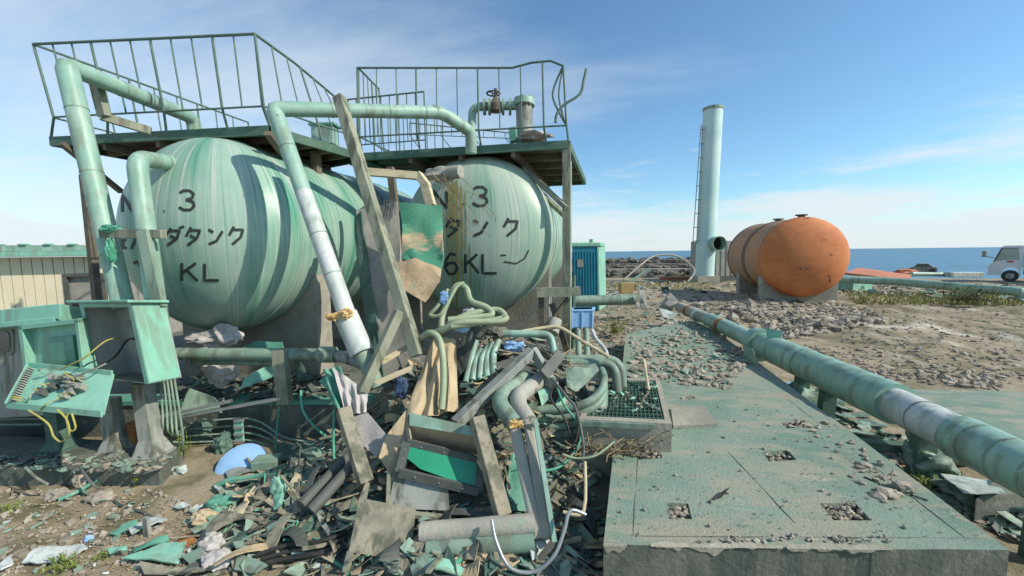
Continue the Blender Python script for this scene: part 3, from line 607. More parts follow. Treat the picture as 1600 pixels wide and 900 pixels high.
# valve group on the right deck
vg = thing('valve_assembly', 'green valve with black handwheel and flanged pipe on the right platform', 'valve', P(736, 222, 7.3))
a, b, c = P(737, 222, 7.3), P(738, 167, 7.3), P(812, 165, 7.2)
mb = MB(); mb.tube([a]+bend(a, b, c, .16)+[c], .075, 14); mb.build('pipe_run', mintp, vg, True)
for px in (757, 765, 786, 797): mb = MB(); mb.tube([P(px-2, 167, 7.25), P(px+2, 167, 7.25)], .145, 18); mb.build('flange', mintd, vg, True)
mb = MB(); mb.lathe(P(775, 176, 7.25), zz, [(.001, 0), (.12, .02), (.13, .14), (.08, .2), (.05, .26), (.03, .27), (.03, .42), (.001, .42)], 16); mb.build('valve_body', brown, vg, True)
mb = MB(); q = P(771, 146, 7.25); mb.tube([q+V((math.cos(i/20*6.283)*.12, math.sin(i/20*6.283)*.12, 0)) for i in range(21)], .016, 8)
for k in range(3): mb.tube([q, q+V((math.cos(k*2.1)*.12, math.sin(k*2.1)*.12, 0))], .01, 6)
mb.build('handwheel', black, vg, True)
mn = thing('manway_nozzle', 'grey flanged manway nozzle standing at the right end of the right platform', 'nozzle', P(818, 222, 7.2))
mb = MB(); mb.tube([P(820, 230, 7.2), P(819, 165, 7.2)], .15, 20); mb.build('neck', grey, mn, True)
mb = MB(); mb.tube([P(819, 166, 7.2), P(819, 156, 7.2)], .19, 20); mb.build('flange', mintp, mn, True)
for k in range(8): mb = MB(); q = P(819, 161, 7.2)+V((math.cos(k*.785)*.17, math.sin(k*.785)*.17, 0)); mb.tube([q-zz*.08, q+zz*.085], .016, 6); mb.build('bolt', brown, mn)
mb = MB(); mb.lump(P(836, 213, 6.9), .3, .2, .07, 2, .5); one('pale_rag', 'pale pinkish rag lying at the right end of the right platform', 'rag', mb, cloth, True)
mb = MB(); mb.beam(P(801, 200, 7.0), P(803, 222, 7.0), .13, .12); one('small_box', 'small dark green box at the foot of the manway nozzle', 'box', mb, teal, False, .01)

# long pipe to the right
z0 = .66
lp = [G(1720, 790, z0), G(1600, 731, z0), G(1500, 683, z0), G(1400, 632, z0), G(1190, 538, z0), G(1160, 524, z0), G(1108, 499, z0), G(1062, 480, z0)]
lpt = thing('long_pipe', 'long insulated mint pipe running from the right edge toward the orange tank', 'pipe', V((lp[3].x, lp[3].y, 0)))
def seg_(a, b, r_, m, nm, k=24):
    n = max(2, int((b-a).length/.12)); mb = MB(); mb.tube([lerp(a, b, i/n) for i in range(n+1)], r_, k, wob=.05); return mb.build(nm, m, lpt, True)
seg_(lp[0], lp[2], .205, mintp, 'lagging_section'); seg_(lp[2], lp[3], .185, white, 'white_cladding')
seg_(lp[3], lp[4], .235, mintp, 'lagging_section'); seg_(lp[4], lp[6], .17, mintp, 'lagging_section'); seg_(lp[6], lp[7], .15, tape, 'bare_section')
for u in (.3, .55, .8, .97):
    for A_, B_, r_ in ([(lp[0], lp[2], .209)] if u in (.3, .55, .8) else [])+([(lp[3], lp[4], .239)] if u in (.55, .97) else []):
        q = lerp(A_, B_, u); dd = (B_-A_).normalized(); mb = MB(); mb.tube([q-dd*.012, q+dd*.012], r_, 24); mb.build('band', mintd, lpt, True)
q = lerp(lp[2], lp[3], .5); dd = (lp[3]-lp[2]).normalized(); mb = MB(); mb.tube([q-dd*.008, q+dd*.008], .19, 24); mb.build('band', grey, lpt, True)
for u, m_, r_ in ((.25, rusty, .175), (.62, white, .178), (.8, rusty, .165)):
    q = lerp(lp[5], lp[7], u); dd = (lp[7]-lp[5]).normalized(); mb = MB(); mb.tube([q-dd*.06, q+dd*.06], r_, 20); mb.build('wrap', m_, lpt, True)
mb = MB(); q = lp[4]; mb.tube([q-dd*.1, q+dd*.16], [.3, .27], 20, wob=.12); mb.build('loose_collar', mintp, lpt, True)
mb = MB(); mb.sheet([P(1196, 512, 7.0), P(1224, 518, 6.8), P(1216, 542, 6.75), P(1200, 540, 6.9)], .01, .02, 2); mb.build('torn_flap', mint, lpt)
mb = MB(); mb.sheet([P(1160, 540, 7.0), P(1176, 545, 6.8), P(1190, 580, 6.6), P(1172, 578, 6.8)], .01, .03, 2); mb.build('torn_flap', mintd, lpt)
for px in (1280, 1322, 1630, 1460):
    q = lerp(lp[3], lp[4], (1400-px)/210) if px <= 1400 else lerp(lp[1], lp[3], (1600-px)/200); mb = MB(); mb.beam(V((q.x, q.y, .5)), V((q.x-.03, q.y, -.1)), .16, .14); mb.build('pipe_support', grn, lpt)
mb = MB(); mb.obox(G(1520, 820, 0)-zz*.1, G(1720, 790, 0)-G(1520, 820, 0), G(1560, 770, 0)-G(1520, 820, 0), zz*.35); one('support_block', 'dark concrete block under the long pipe at the right edge', 'block', mb, dconc, False, .02)
for i, (pts, lab) in enumerate(((((1240, 650, .2), (1330, 690, .2)), 'green channel lying under the middle of the long pipe'), (((1330, 690, .25), (1420, 700, .25)), 'flat green bar lying under the white section of the long pipe'))):
    mb = MB(); mb.chan(G(*pts[0]), G(*pts[1]), .12, .08); one('steel_channel', lab, 'channel', mb, grn)
for i, (c_, rr, m_, lab) in enumerate((((1450, 718, .22), (.22, .16, .16), mintd, 'crumpled green cladding scrap below the white pipe section'), ((1515, 766, .12), (.2, .2, .08), mintd, 'flattened green lagging below the right end of the long pipe'), ((1240, 604, .12), (.12, .1, .08), blue, 'small blue scrap under the torn collar of the long pipe'))):
    mb = MB(); mb.lump(G(*c_), *rr, i+2, .55); one('cladding_scrap', lab, 'scrap', mb, m_, True)
mb = MB(); mb.sheet([G(1470, 742, .2), G(1555, 752, .2), G(1572, 772, .3), G(1505, 768, .3)], .01, .01, 2); one('white_board', 'pale board propped under the right end of the long pipe', 'board', mb, white)

# ================================================================== LEFT: shed and cabinets
shd = thing('site_shed', 'low cream sided shed with mint roof edge behind the left cabinets', 'shed', W(-10.5, 10))
a, b = P(-130, 404, 9.2), P(178, 402, 10.2); ex = (b-a); ex.z = 0; L_ = ex.length; ex.normalize(); bk = V((-ex.y, ex.x, 0)); base = V((a.x, a.y, 0)); hgt = 2.42
wx0, wx1, wz0, wz1 = None, None, .95, 1.95
def along(px): # distance along wall for pixel column
    best = min(range(400), key=lambda i: abs(((lambda q: (q-CAM).dot(rgt)/(q-CAM).dot(fwd))(base+ex*(L_*i/399)+zz*2))-(px-800)/FPX)); return L_*best/399
o1, o2 = along(101), along(158)
n = int(L_/.2)
for k in range(n):
    s0, s1 = L_*k/n, L_*(k+1)/n-.018; mid2 = (s0+s1)/2
    for (za, zb) in (((0, wz0), (wz1, hgt)) if o1 < mid2 < o2 else ((0, hgt),)):
        mb = MB(); mb.obox(base+ex*s0+zz*za, ex*(s1-s0), bk*.03, zz*(zb-za)); mb.build('siding_panel', cream, shd)
mb = MB(); mb.obox(base+bk*.032, ex*L_, bk*.03, zz*wz0); mb.obox(base+bk*.032+zz*wz1, ex*L_, bk*.03, zz*(hgt-wz1)); mb.obox(base+bk*.032+zz*wz0, ex*o1, bk*.03, zz*(wz1-wz0)); mb.obox(base+bk*.032+ex*o2+zz*wz0, ex*(L_-o2), bk*.03, zz*(wz1-wz0)); mb.build('wall', canvas, shd)
mb = MB(); mb.obox(base+bk*3+zz*0, ex*L_, bk*.1, zz*hgt); mb.obox(base+ex*(L_-.05)+bk*.1, ex*.05, bk*2.9, zz*hgt); mb.build('wall', lining, shd)
mb = MB(); mb.obox(base+zz*(hgt+.02)-bk*.35-ex*.3, ex*(L_+.35), bk*3.7, zz*.12); rf_ = mb.build('roof', mint, shd)
mb = MB(); mb.obox(base+zz*(hgt+.145)-bk*.25-ex*.3, ex*(L_+.3), bk*3.5, zz*.14); mb.build('fascia', mintp, rf_)
for k in range(8): mb = MB(); mb.lump(base+ex*(L_*(k+.5)/8)+zz*(hgt+.3)-bk*.2, .12, .1, .03, k, .3, 2); mb.build('roof_rib', mint, rf_, True)
fr_ = MB()
for (s0, s1, za, zb) in ((o1-.04, o1+.03, wz0, wz1), (o2-.03, o2+.04, wz0, wz1), (o1-.04, o2+.04, wz1-.03, wz1+.05), (o1-.04, o2+.04, wz0-.05, wz0+.03)): fr_.obox(base+ex*s0+zz*za-bk*.03, ex*(s1-s0), bk*.08, zz*(zb-za))
wn = fr_.build('window', dgrey, shd); mb = MB(); mb.obox(base+ex*o1+zz*(wz0+.35)+bk*.09, ex*(o2-o1), bk*.02, zz*(wz1-wz0-.35)); mb.build('window_panel', lining, wn)

def cab(corner, upc, rightc, leftc): return P(*corner), P(*upc)-P(*corner), P(*rightc)-P(*corner), P(*leftc)-P(*corner)
# open cabinet
o_, eu, er, el = cab((233, 600, 4.05), (205, 471, 4.05), (284, 590, 4.4), (150, 592, 4.35))
k1 = thing('control_cabinet', 'open mint control cabinet with empty grey interior and sunlit right side', 'cabinet', o_+er/2+el/2)
t_ = .012
mb = MB(); mb.obox(o_, er, eu, el.normalized()*t_); mb.build('side_panel', mint, k1)
mb = MB(); mb.obox(o_+el, er, eu, -el.normalized()*t_); mb.build('side_panel', pale_lining, k1)
mb = MB(); mb.obox(o_+er*.97, el, eu, er*.03); mb.build('back_panel', pale_lining, k1)
mb = MB(); mb.obox(o_, er, el, eu.normalized()*t_); mb.build('bottom_panel', grey, k1)
mb = MB(); mb.obox(o_+eu*.985-er*.18-el*.06, er*1.22, el*1.2, eu*.035); mb.build('hood', mint, k1, False, .01)
mb = MB(); mb.obox(o_+eu*.93-er*.02, er*.03, el, eu*.05); mb.obox(o_+el*.0-er*.01, er*.03, el*.07, eu); mb.obox(o_+el*.93-er*.01, er*.03, el*.07, eu); mb.build('front_flange', mint, k1)
mb = MB(); mb.tube([o_+el*.95+eu*.15, o_+el*.6+eu*.3+er*.1, o_+el*.45+eu*.52+er*.4, o_+el*.3+eu*.4+er*.7, o_+el*.35+eu*.1+er*.8], .012, 8, 5); mb.build('cable', black, k1, True)
mb = MB(); mb.obox(o_+er*.6+el*.3+eu*.3, er*.3, el*.3, eu*.45); mb.build('inner_plate', grey, k1)
# door lying open in the middle
o_, eu, er, el = cab((148, 606, 4.3), (135, 497, 4.3), (146, 604, 4.42), (56, 612, 4.5))
k2 = thing('cabinet_door', 'mint cabinet door frame with recessed panel between the two left cabinets', 'door', o_+el/2)
mb = MB(); mb.obox(o_, el, eu, er.normalized()*.01+fh*.02); mb.build('panel', mint, k2)
for s0, s1, a0, a1 in ((0, .05, 0, 1), (.94, 1, 0, 1), (0, 1, .95, 1.01), (0, 1, 0, .04)): mb = MB(); mb.obox(o_+el*s0+eu*a0-fh*.09, el*(s1-s0), eu*(a1-a0), fh*.09); mb.build('flange', mint, k2)
mb = MB(); mb.obox(o_+el*.2+eu*.1-fh*.035, el*.42, eu*.68, fh*.03); mb.build('raised_plate', teal, k2)
# grey cabinet at the left edge
o_, eu, er, el = cab((99, 648, 4.6), (92, 503, 4.6), (140, 640, 5.1), (-45, 656, 4.8))
k3 = thing('control_cabinet', 'grey fronted cabinet with rounded window and mint hood at the left edge', 'cabinet', o_+el/2+er/2)
mb = MB(); mb.obox(o_, er, eu, el); mb.build('body', grey, k3, False, .01)
mb = MB(); mb.obox(o_+eu*.97-er*.35-el*.06, er*1.4, el*1.1, eu*.06); mb.build('hood', mint, k3, False, .01)
mb = MB(); mb.obox(o_+eu*1.03-el*.02, er*1.05, el*1.02, eu*.17); mb.build('roof_box', mint, k3, False, .015)
def rrect(c, u, v, w_, h_, r_, n=5):
    pts = []
    for (sx, sy, a0) in ((1, 1, 0), (-1, 1, 90), (-1, -1, 180), (1, -1, 270)):
        for i in range(n+1): a = R(a0+90*i/n); pts.append(c+u*(sx*(w_/2-r_)+math.cos(a)*r_)+v*(sy*(h_/2-r_)+math.sin(a)*r_))
    return pts
nf = eu.cross(el).normalized(); nf = nf if nf.dot(fwd) < 0 else -nf
cw = o_+el*.6+eu*.84; ul, ue = el.normalized(), eu.normalized()
for nm, s_, m_, lift in (('window_frame', .33, olive, .012), ('window_pane', .25, glassd, .02)):
    rp = rrect(cw, ul, ue, s_, s_, .07); mb = MB(); n = len(rp); mb.add([q+nf*.001 for q in rp]+[q+nf*lift for q in rp], [tuple(range(n, 2*n))]+[(i, (i+1) % n, n+(i+1) % n, n+i) for i in range(n)]); mb.build(nm, m_, k3)
# terminal tray with wires
q = [P(14, 634, 3.95), P(162, 648, 3.75), P(178, 585, 4.1), P(48, 572, 4.25)]
k4 = thing('terminal_panel', 'tilted mint panel with torn out wiring hanging before the left cabinets', 'panel', (q[0]+q[1])/2)
mb = MB(); mb.sheet(q, .02, .004, 2); mb.build('plate', mint, k4)
e1, e2 = q[1]-q[0], q[3]-q[0]; nn = e1.cross(e2).normalized(); nn = nn if nn.z > 0 else -nn
for a_, b_ in ((q[0], q[1]), (q[3], q[2]), (q[0], q[3])): mb = MB(); mb.beam(a_+nn*.02, b_+nn*.02, .015, .06); mb.build('edge_lip', mint, k4)
for k in range(16): mb = MB(); c_ = lerp(q[0], q[3], (k+1)/18)+e1*.04; mb.obox(c_+nn*.01, e1*.04, e2*.022, nn*.045); mb.build('terminal_strip', lining, k4)
for k in range(14):
    c_ = q[0]+e1*random.uniform(.28, .75)+e2*random.uniform(.25, .75); mb = MB(); mb.obox(c_+nn*.008, e1*random.uniform(.03, .09), e2*random.uniform(.06, .16), nn*random.uniform(.03, .07)); mb.build('relay', random.choice([dgrey, grey, lining, black]), k4)
for k in range(12):
    a_ = q[0]+e1*random.uniform(.1, .8)+e2*random.uniform(.1, .85)+nn*.02; b_ = a_+e1*random.uniform(-.25, .25)+e2*random.uniform(-.3, .3); mb = MB(); mb.tube([a_, lerp(a_, b_, .3)+nn*random.uniform(.03, .1), lerp(a_, b_, .7)+nn*random.uniform(.02, .08)+e1*.05, b_], .0055, 6, 5); mb.build('wire', random.choice([ywire, ywire, wire, hose]), k4, True)
for pts in (((45, 641, 3.8), (75, 662, 3.78), (84, 682, 3.78), (97, 690, 3.8), (108, 676, 3.8), (104, 655, 3.8), (108, 645, 3.8)), ((112, 646, 3.72), (118, 668, 3.72), (110, 673, 3.72), (104, 655, 3.74), (90, 640, 3.76)), ((92, 578, 4.1), (130, 560, 4.05), (165, 533, 4.15), (188, 528, 4.3)), ((100, 610, 3.95), (105, 595, 3.98), (140, 580, 4.0), (166, 568, 4.1))):
    mb = MB(); mb.tube([P(*p) for p in pts], .008, 6, 6); mb.build('wire', ywire if pts[0][1] != 610 else grey, k4, True)
# pedestals
for (tx, ty, bx, by, d, w_, m_, lab) in ((88, 640, 96, 700, 4.75, .15, dteal, 'dark teal pedestal behind the hanging wires at the left'), (172, 622, 182, 703, 4.5, .14, grey, 'flared grey pedestal in the middle under the cabinets'), (222, 598, 240, 709, 4.3, .15, grey, 'sunlit flared grey pedestal at the right end of the plinth')):
    b_ = G(bx, by, .2); a_ = P(tx, ty, (b_-CAM).dot(fwd)); dd = a_-b_; x = rt; y = fh; mb = MB()
    for (u0, u1, s0, s1) in ((0, .22, 1.75, 1), (.22, 1, 1, .95)):
        p0, p1 = b_+dd*u0, b_+dd*u1; mb.add([p0+x*s*s0*w_/2+y*t2*s0*w_/2 for s, t2 in ((-1, -1), (1, -1), (1, 1), (-1, 1))]+[p1+x*s*s1*w_/2+y*t2*s1*w_/2 for s, t2 in ((-1, -1), (1, -1), (1, 1), (-1, 1))], [(0, 1, 5, 4), (1, 2, 6, 5), (2, 3, 7, 6), (3, 0, 4, 7), (4, 5, 6, 7)])
    pd = thing('pedestal', lab, 'pedestal', b_); mb.build('column', m_, pd); mb = MB(); mb.box(b_+zz*.008, w_*2.1, w_*2.1, .02, yaw); mb.build('base_plate', m_, pd)
mb = MB(); q = P(210, 678, 4.7); mb.tube([q-zz*.15, q+V((.02, 0, .14))], .075, 16, wob=.1); one('rusty_can', 'rust stained yellow can behind the sunlit pedestal', 'can', mb, rusty, True)
for i in range(5):
    x0 = 250+i*5.5; mb = MB(); d = 4.55; a_ = P(x0, 590, d); pts = [a_, P(x0+4+i, 640, d), P(x0+6+2*i, 672+3*i, d)]
    ladder = [P(270+8*i, 690-9*i, 4.95), P(330, 690-11*i, 5.02), P(398, 689-11*i, 5.04), P(452+6*(3-i), 716-10*i, 5.02), P(535, 718-9*i, 5.0)]
    mb.tube(pts+(ladder if i < 4 else [P(285, 700, 4.6)]), .0115, 8, 5); one('conduit', ['lowest of the four thin green conduits bending along the bund wall', 'second lowest thin green conduit along the bund wall', 'second highest thin green conduit along the bund wall', 'highest of the thin green conduits along the bund wall', 'short green conduit dropping beside the sunlit pedestal'][i], 'conduit', mb, mintd, True)
cb = thing('conduit_bracket', 'small mint bracket holding the four conduits to the bund wall', 'bracket', P(373, 690, 4.98)); mb = MB(); mb.beam(P(372, 654, 4.97), P(375, 691, 4.97), .1, .03, fh); mb.build('plate', mint, cb)
for k in range(4): mb = MB(); mb.box(P(373, 690-11*k, 4.94), .12, .02, .03, yaw); mb.build('clip', grey, cb)
for py in (655, 664): mb = MB(); mb.tube([P(-40, py, 5.1), P(66, py-1, 5.05)], .014, 8); one('conduit', f'thin horizontal conduit at the left edge below the grey cabinet, {"upper" if py == 655 else "lower"} of two', 'conduit', mb, mintd, True)
# horizontal pipe with post
hp = thing('low_pipe', 'horizontal faded green pipe on a post between the cabinets and the heap', 'pipe', P(444, 632, 5.0))
mb = MB(); mb.tube([P(278, 553, 5.0), P(505, 554, 4.95)], .078, 16); mb.build('pipe_run', mintd, hp, True)
mb = MB(); mb.tube([P(500, 554, 4.95), P(524, 554, 4.95)], .1, 16); mb.build('coupling', mintd, hp, True); mb = MB(); mb.tube([P(520, 554, 4.96), P(548, 560, 4.9), P(575, 572, 4.85)], .075, 14, 3, wob=.25); mb.build('torn_wrap', grey, hp, True)
mb = MB(); mb.chan(P(437, 546, 4.86), P(446, 630, 4.9), .14, .12, .014, fh); mb.build('post', olive, hp)
mb = MB(); mb.tube([P(300, 566, 5.1), P(430, 567, 5.08)], .035, 10); mb.build('lower_pipe', mintd, hp, True)

# ================================================================== CENTRE: big leaning members
mb = MB(); mb.beam(P(530, 152, 4.95), P(652, 556, 4.35), .125, .12); one('steel_column', 'long leaning grey green beam crossing in front of the two tanks', 'beam', mb, olive, False, .008)
mb = MB(); mb.beam(P(624, 486, 4.4), P(566, 612, 4.2), .105, .1); one('strut', 'short pale strut meeting the long leaning beam at its foot', 'strut', mb, olive, False, .008)
ff = thing('propped_timber', 'bent beige frame jutting out between the two tanks', 'frame', P(640, 330, 5.6))
for a_, b_ in (((566, 268, 5.6), (655, 275, 5.7)), ((653, 272, 5.7), (668, 292, 5.68)), ((664, 286, 5.68), (674, 322, 5.66))): mb = MB(); mb.beam(P(*a_), P(*b_), .12, .1); mb.build('rail', wood, ff)
mb = MB(); mb.beam(P(610, 262, 6.0), P(618, 330, 6.0), .1, .08); mb.build('upright', brown, ff)
pn = thing('torn_wall_panel', 'tall torn grey and green insulated panel hanging between the tanks', 'panel', P(620, 640, 5.4))
mb = MB(); mb.sheet([P(556, 330, 5.5), P(572, 318, 5.5), P(600, 322, 5.5), P(622, 316, 5.5), P(628, 420, 5.45), P(636, 500, 5.4), P(668, 560, 5.35), P(655, 640, 5.35), P(600, 640, 5.35), P(590, 540, 5.4), P(575, 440, 5.45)], .05, .03, 3, 3); mb.build('core_board', lining, pn, True)
mb = MB(); mb.sheet([P(553, 340, 5.46), P(566, 330, 5.44), P(576, 420, 5.4), P(592, 520, 5.35), P(602, 600, 5.32), P(590, 612, 5.34), P(572, 500, 5.4), P(560, 420, 5.43)], .03, .02, 2, 5); mb.build('green_edge', dteal, pn)
for k in range(5): mb = MB(); mb.tube([P(600+k*4, 312, 5.44), P(601+k*4, 336+3*(k % 2), 5.42)], .006, 5); mb.build('torn_rod', dgrey, pn)
mb = MB(); mb.sheet([P(623, 316, 5.15), P(690, 322, 5.1), P(691, 345, 5.1), P(693, 400, 5.0), P(690, 420, 5.0), P(660, 412, 5.0), P(628, 405, 5.05), P(630, 360, 5.1)], .018, .03, 3, 4, 2); mb2 = one('green_board', 'torn bright green board hanging in front of the right tank', 'board', mb, mat('half_stripped_board', (74, 142, 114), (96, 152, 124), (176, 156, 124), 1.5, .3, .7, bump=.4, rust=((182, 162, 130), 1.3, .54)), True)
mb = MB(); mb.sheet([P(620, 410, 4.9), P(650, 404, 4.92), P(690, 420, 4.95), P(688, 440, 4.92), P(664, 472, 4.8), P(622, 448, 4.85)], .015, .035, 3, 4, 5); one('beige_board', 'beige stripped board dangling below the green board', 'board', mb, mat('stripped_board', (180, 158, 128), (160, 142, 114), (112, 144, 116), 2.5, .5, .85, bump=.5, fine=20), True)
mb = MB(); mb.lump(P(690, 272, 6.35), .3, .14, .13, 3, .4, 3); mb.tube([P(700, 270, 6.2), P(720, 268, 6.1)], .1, 14); one('torn_duct', 'crumpled torn duct end stuck against the right tank crown', 'duct', mb, tape, True)
random.seed(3)
for k in range(9):
    a_ = P(700+random.uniform(-40, 25), 268+random.uniform(-6, 12), 5.9); pts = [a_]; x_, y_ = 700+random.uniform(-20, 25), 285
    for j in range(4): x_ += random.uniform(-8, 22); y_ += random.uniform(10, 26); pts.append(P(x_, y_, 5.95+.06*j))
    mb = MB(); mb.tube(pts, .005, 5, 5); vn = mb.build('vine_strand', dry, None, True); tag(vn, 'dry brown vine strand trailing over the 6KL tank', 'vine', 'dry vines hanging over the right tank')
# hose coil
random.seed(5)
for k, (pts, lab) in enumerate((
    (((700, 452, 4.7), (684, 478, 4.6), (672, 492, 4.6), (690, 490, 4.55), (712, 450, 4.65), (725, 442, 4.7)), 'narrow loop of pale hose left of the hose coil'),
    (((690, 520, 4.5), (692, 490, 4.6), (712, 448, 4.7), (728, 450, 4.7), (736, 470, 4.6), (760, 480, 4.55), (768, 492, 4.5), (740, 496, 4.45), (700, 500, 4.4)), 'thick green hose looping high over the heap'),
    (((698, 508, 4.45), (730, 492, 4.5), (775, 484, 4.6), (788, 496, 4.5), (760, 502, 4.4), (705, 510, 4.35)), 'flat green hose loop in the middle of the coil'),
    (((668, 524, 4.5), (690, 516, 4.4), (720, 504, 4.35), (780, 502, 4.4), (792, 495, 4.45)), 'lowest green hose of the coil'),
    (((655, 530, 4.45), (672, 520, 4.35), (686, 530, 4.3), (692, 560, 4.2), (693, 600, 4.1), (690, 640, 4.0)), 'grey green hose hanging straight down over the canvas'))):
    mb = MB(); mb.tube([P(*p) for p in pts], .036 if k else .022, 12, 7); one('rubber_hose', lab, 'hose', mb, hose, True)
mb = MB(); mb.lump(P(738, 488, 4.6), .12, .08, .05, 2, .5); one('plastic_bag', 'white plastic scrap caught inside the hose coil', 'plastic', mb, cloth, True)
for (p, rr, lab) in (((694, 465, 4.6), (.05, .03, .09), 'blue scrap above the hose coil'), ((722, 512, 4.45), (.09, .05, .05), 'blue scrap under the hose coil'), ((803, 540, 4.9), (.13, .08, .07), 'blue tarpaulin scrap right of the corrugated tubes'), ((628, 604, 4.25), (.06, .06, .13), 'dark blue cloth below the strut')):
    mb = MB(); mb.lump(P(*p), *rr, 3, .5); one('blue_scrap', lab, 'scrap', mb, blue if 'dark' not in lab else mat('navy_cloth', (48, 66, 92), (62, 82, 110), None, 5, .3, .9), True)
# canvas
mb = MB(); mb.cloth(P(676, 525, 4.5), P(712, 530, 4.5), P(716, 640, 4.05), P(628, 662, 3.95), 3, .05, seed=2); one('canvas_sheet', 'beige canvas draped over the middle of the heap', 'canvas', mb, canvas, True)
mb = MB(); mb.cloth(P(505, 578, 4.35), P(532, 572, 4.35), P(560, 640, 4.1), P(532, 650, 4.1), 2, .03, seed=4); one('green_fabric', 'green fabric strip folded left of the white cloth', 'fabric', mb, teal, True)
mb = MB(); mb.cloth(P(520, 574, 4.28), P(575, 612, 4.2), P(572, 645, 4.05), P(540, 648, 4.05), 3, .025, seed=6); one('white_cloth', 'white pleated cloth gathered left of the canvas', 'cloth', mb, cloth, True)
mb = MB(); mb.sheet([P(550, 652, 3.9), P(575, 645, 3.9), P(606, 682, 3.8), P(588, 715, 3.75), P(560, 690, 3.82)], .006, .02, 3, 3); one('white_sheet', 'white torn sheet below the pleated cloth', 'sheet', mb, cloth, True)
mb = MB(); mb.sheet([P(606, 680, 3.78), P(632, 640, 3.85), P(628, 690, 3.72), P(612, 745, 3.6), P(592, 715, 3.66)], .008, .03, 3, 4); one('canvas_strip', 'narrow canvas strip left of the green glass window', 'canvas', mb, canvas, True)
for i in range(5):
    mb = MB(); mb.tube([P(728+i*11, 598-3*i, 4.55), P(735+i*9, 566-3*i, 4.72+.02*(i % 2)), P(743+i*9+(i % 3), 532+5*((i*7) % 4), 4.85)], .04+.004*(i % 2), 12, 3, wob=.12); one('corrugated_tube', ['leftmost', 'second', 'middle', 'fourth', 'rightmost'][i]+' of five upright mint tubes behind the canvas', 'tube', mb, mintp, True)
mb = MB(); mb.sheet([P(712, 545, 4.7), P(738, 510, 4.75), P(752, 508, 4.75), P(728, 575, 4.6), P(716, 590, 4.6)], .01, .02, 2); one('dark_sheet', 'dark flat sheet leaning behind the canvas', 'sheet', mb, dgrey)
# open instrument box with green glass
ib = thing('instrument_box', 'open topped mint instrument box with green glass window low in the heap', 'box', P(690, 800, 3.5))
q = [P(640, 645, 3.62), P(762, 672, 3.62), P(766, 686, 3.6), P(640, 664, 3.6)]
mb = MB(); mb.sheet(q, .03, 0, 0); mb.build('top_flange', mintp, ib)
mb = MB(); mb.sheet([P(640, 664, 3.62), P(766, 686, 3.62), P(752, 728, 3.85), P(640, 704, 3.85)], .012, 0, 0); mb.build('back_wall', canvas, ib)
mb = MB(); mb.sheet([P(638, 648, 3.62), P(644, 694, 3.6), P(618, 800, 3.42), P(606, 745, 3.6), P(630, 680, 3.66)], .02, .01, 2); mb.build('side_wall', gwood, ib)
fq = [P(636, 692, 3.56), P(752, 720, 3.56), P(748, 768, 3.4), P(624, 738, 3.4)]
for i in range(4): mb = MB(); mb.beam(fq[i], fq[(i+1) % 4], .07, .035, fwd); wf = mb.build('window_frame', dgrey, ib)
mb = MB(); mb.sheet([lerp(fq[0], fq[2], .05)+fwd*.004, lerp(fq[1], fq[3], .05)+fwd*.004, lerp(fq[2], fq[0], .05)+fwd*.004, lerp(fq[3], fq[1], .25)+fwd*.004, lerp(fq[3], fq[0], .55)+fwd*.004], .006, 0, 0); mb.build('glass_pane', glassg, ib)
for i in range(4):
    for u in (.2, .5, .8): mb = MB(); mb.lump(lerp(fq[i], fq[(i+1) % 4], u)-fwd*.022, .008, .008, .008, 1, 0, 1); mb.build('screw', silver, ib)
mb = MB(); mb.sheet([P(618, 738, 3.45), P(700, 752, 3.45), P(702, 798, 3.35), P(606, 794, 3.32)], .012, .006, 2); mb.build('lower_tray', grey, ib)
mb = MB(); mb.beam(P(606, 800, 3.3), P(704, 810, 3.3), .05, .03); mb.build('tray_lip', olive, ib); mb = MB(); mb.beam(P(608, 740, 3.44), P(606, 802, 3.3), .03, .05); mb.build('tray_edge', olive, ib)
gp_ = thing('grey_plate', 'large grey metal plate lying flat at the bottom of the heap', 'plate', P(590, 850, 3.1))
mb = MB(); mb.sheet([P(562, 778, 3.22), P(650, 795, 3.2), P(640, 878, 3.0), P(545, 862, 3.0)], .015, .008, 3, 2); mb.build('plate', gwood, gp_)
mb = MB(); mb.beam(P(548, 862, 2.99), P(540, 893, 2.95), .045, .03); mb.build('bent_tab', olive, gp_); mb = MB(); mb.sheet([P(562, 778, 3.22), P(572, 752, 3.3), P(578, 755, 3.3), P(572, 782, 3.2)], .012, 0, 0); mb.build('folded_edge', gwood, gp_)
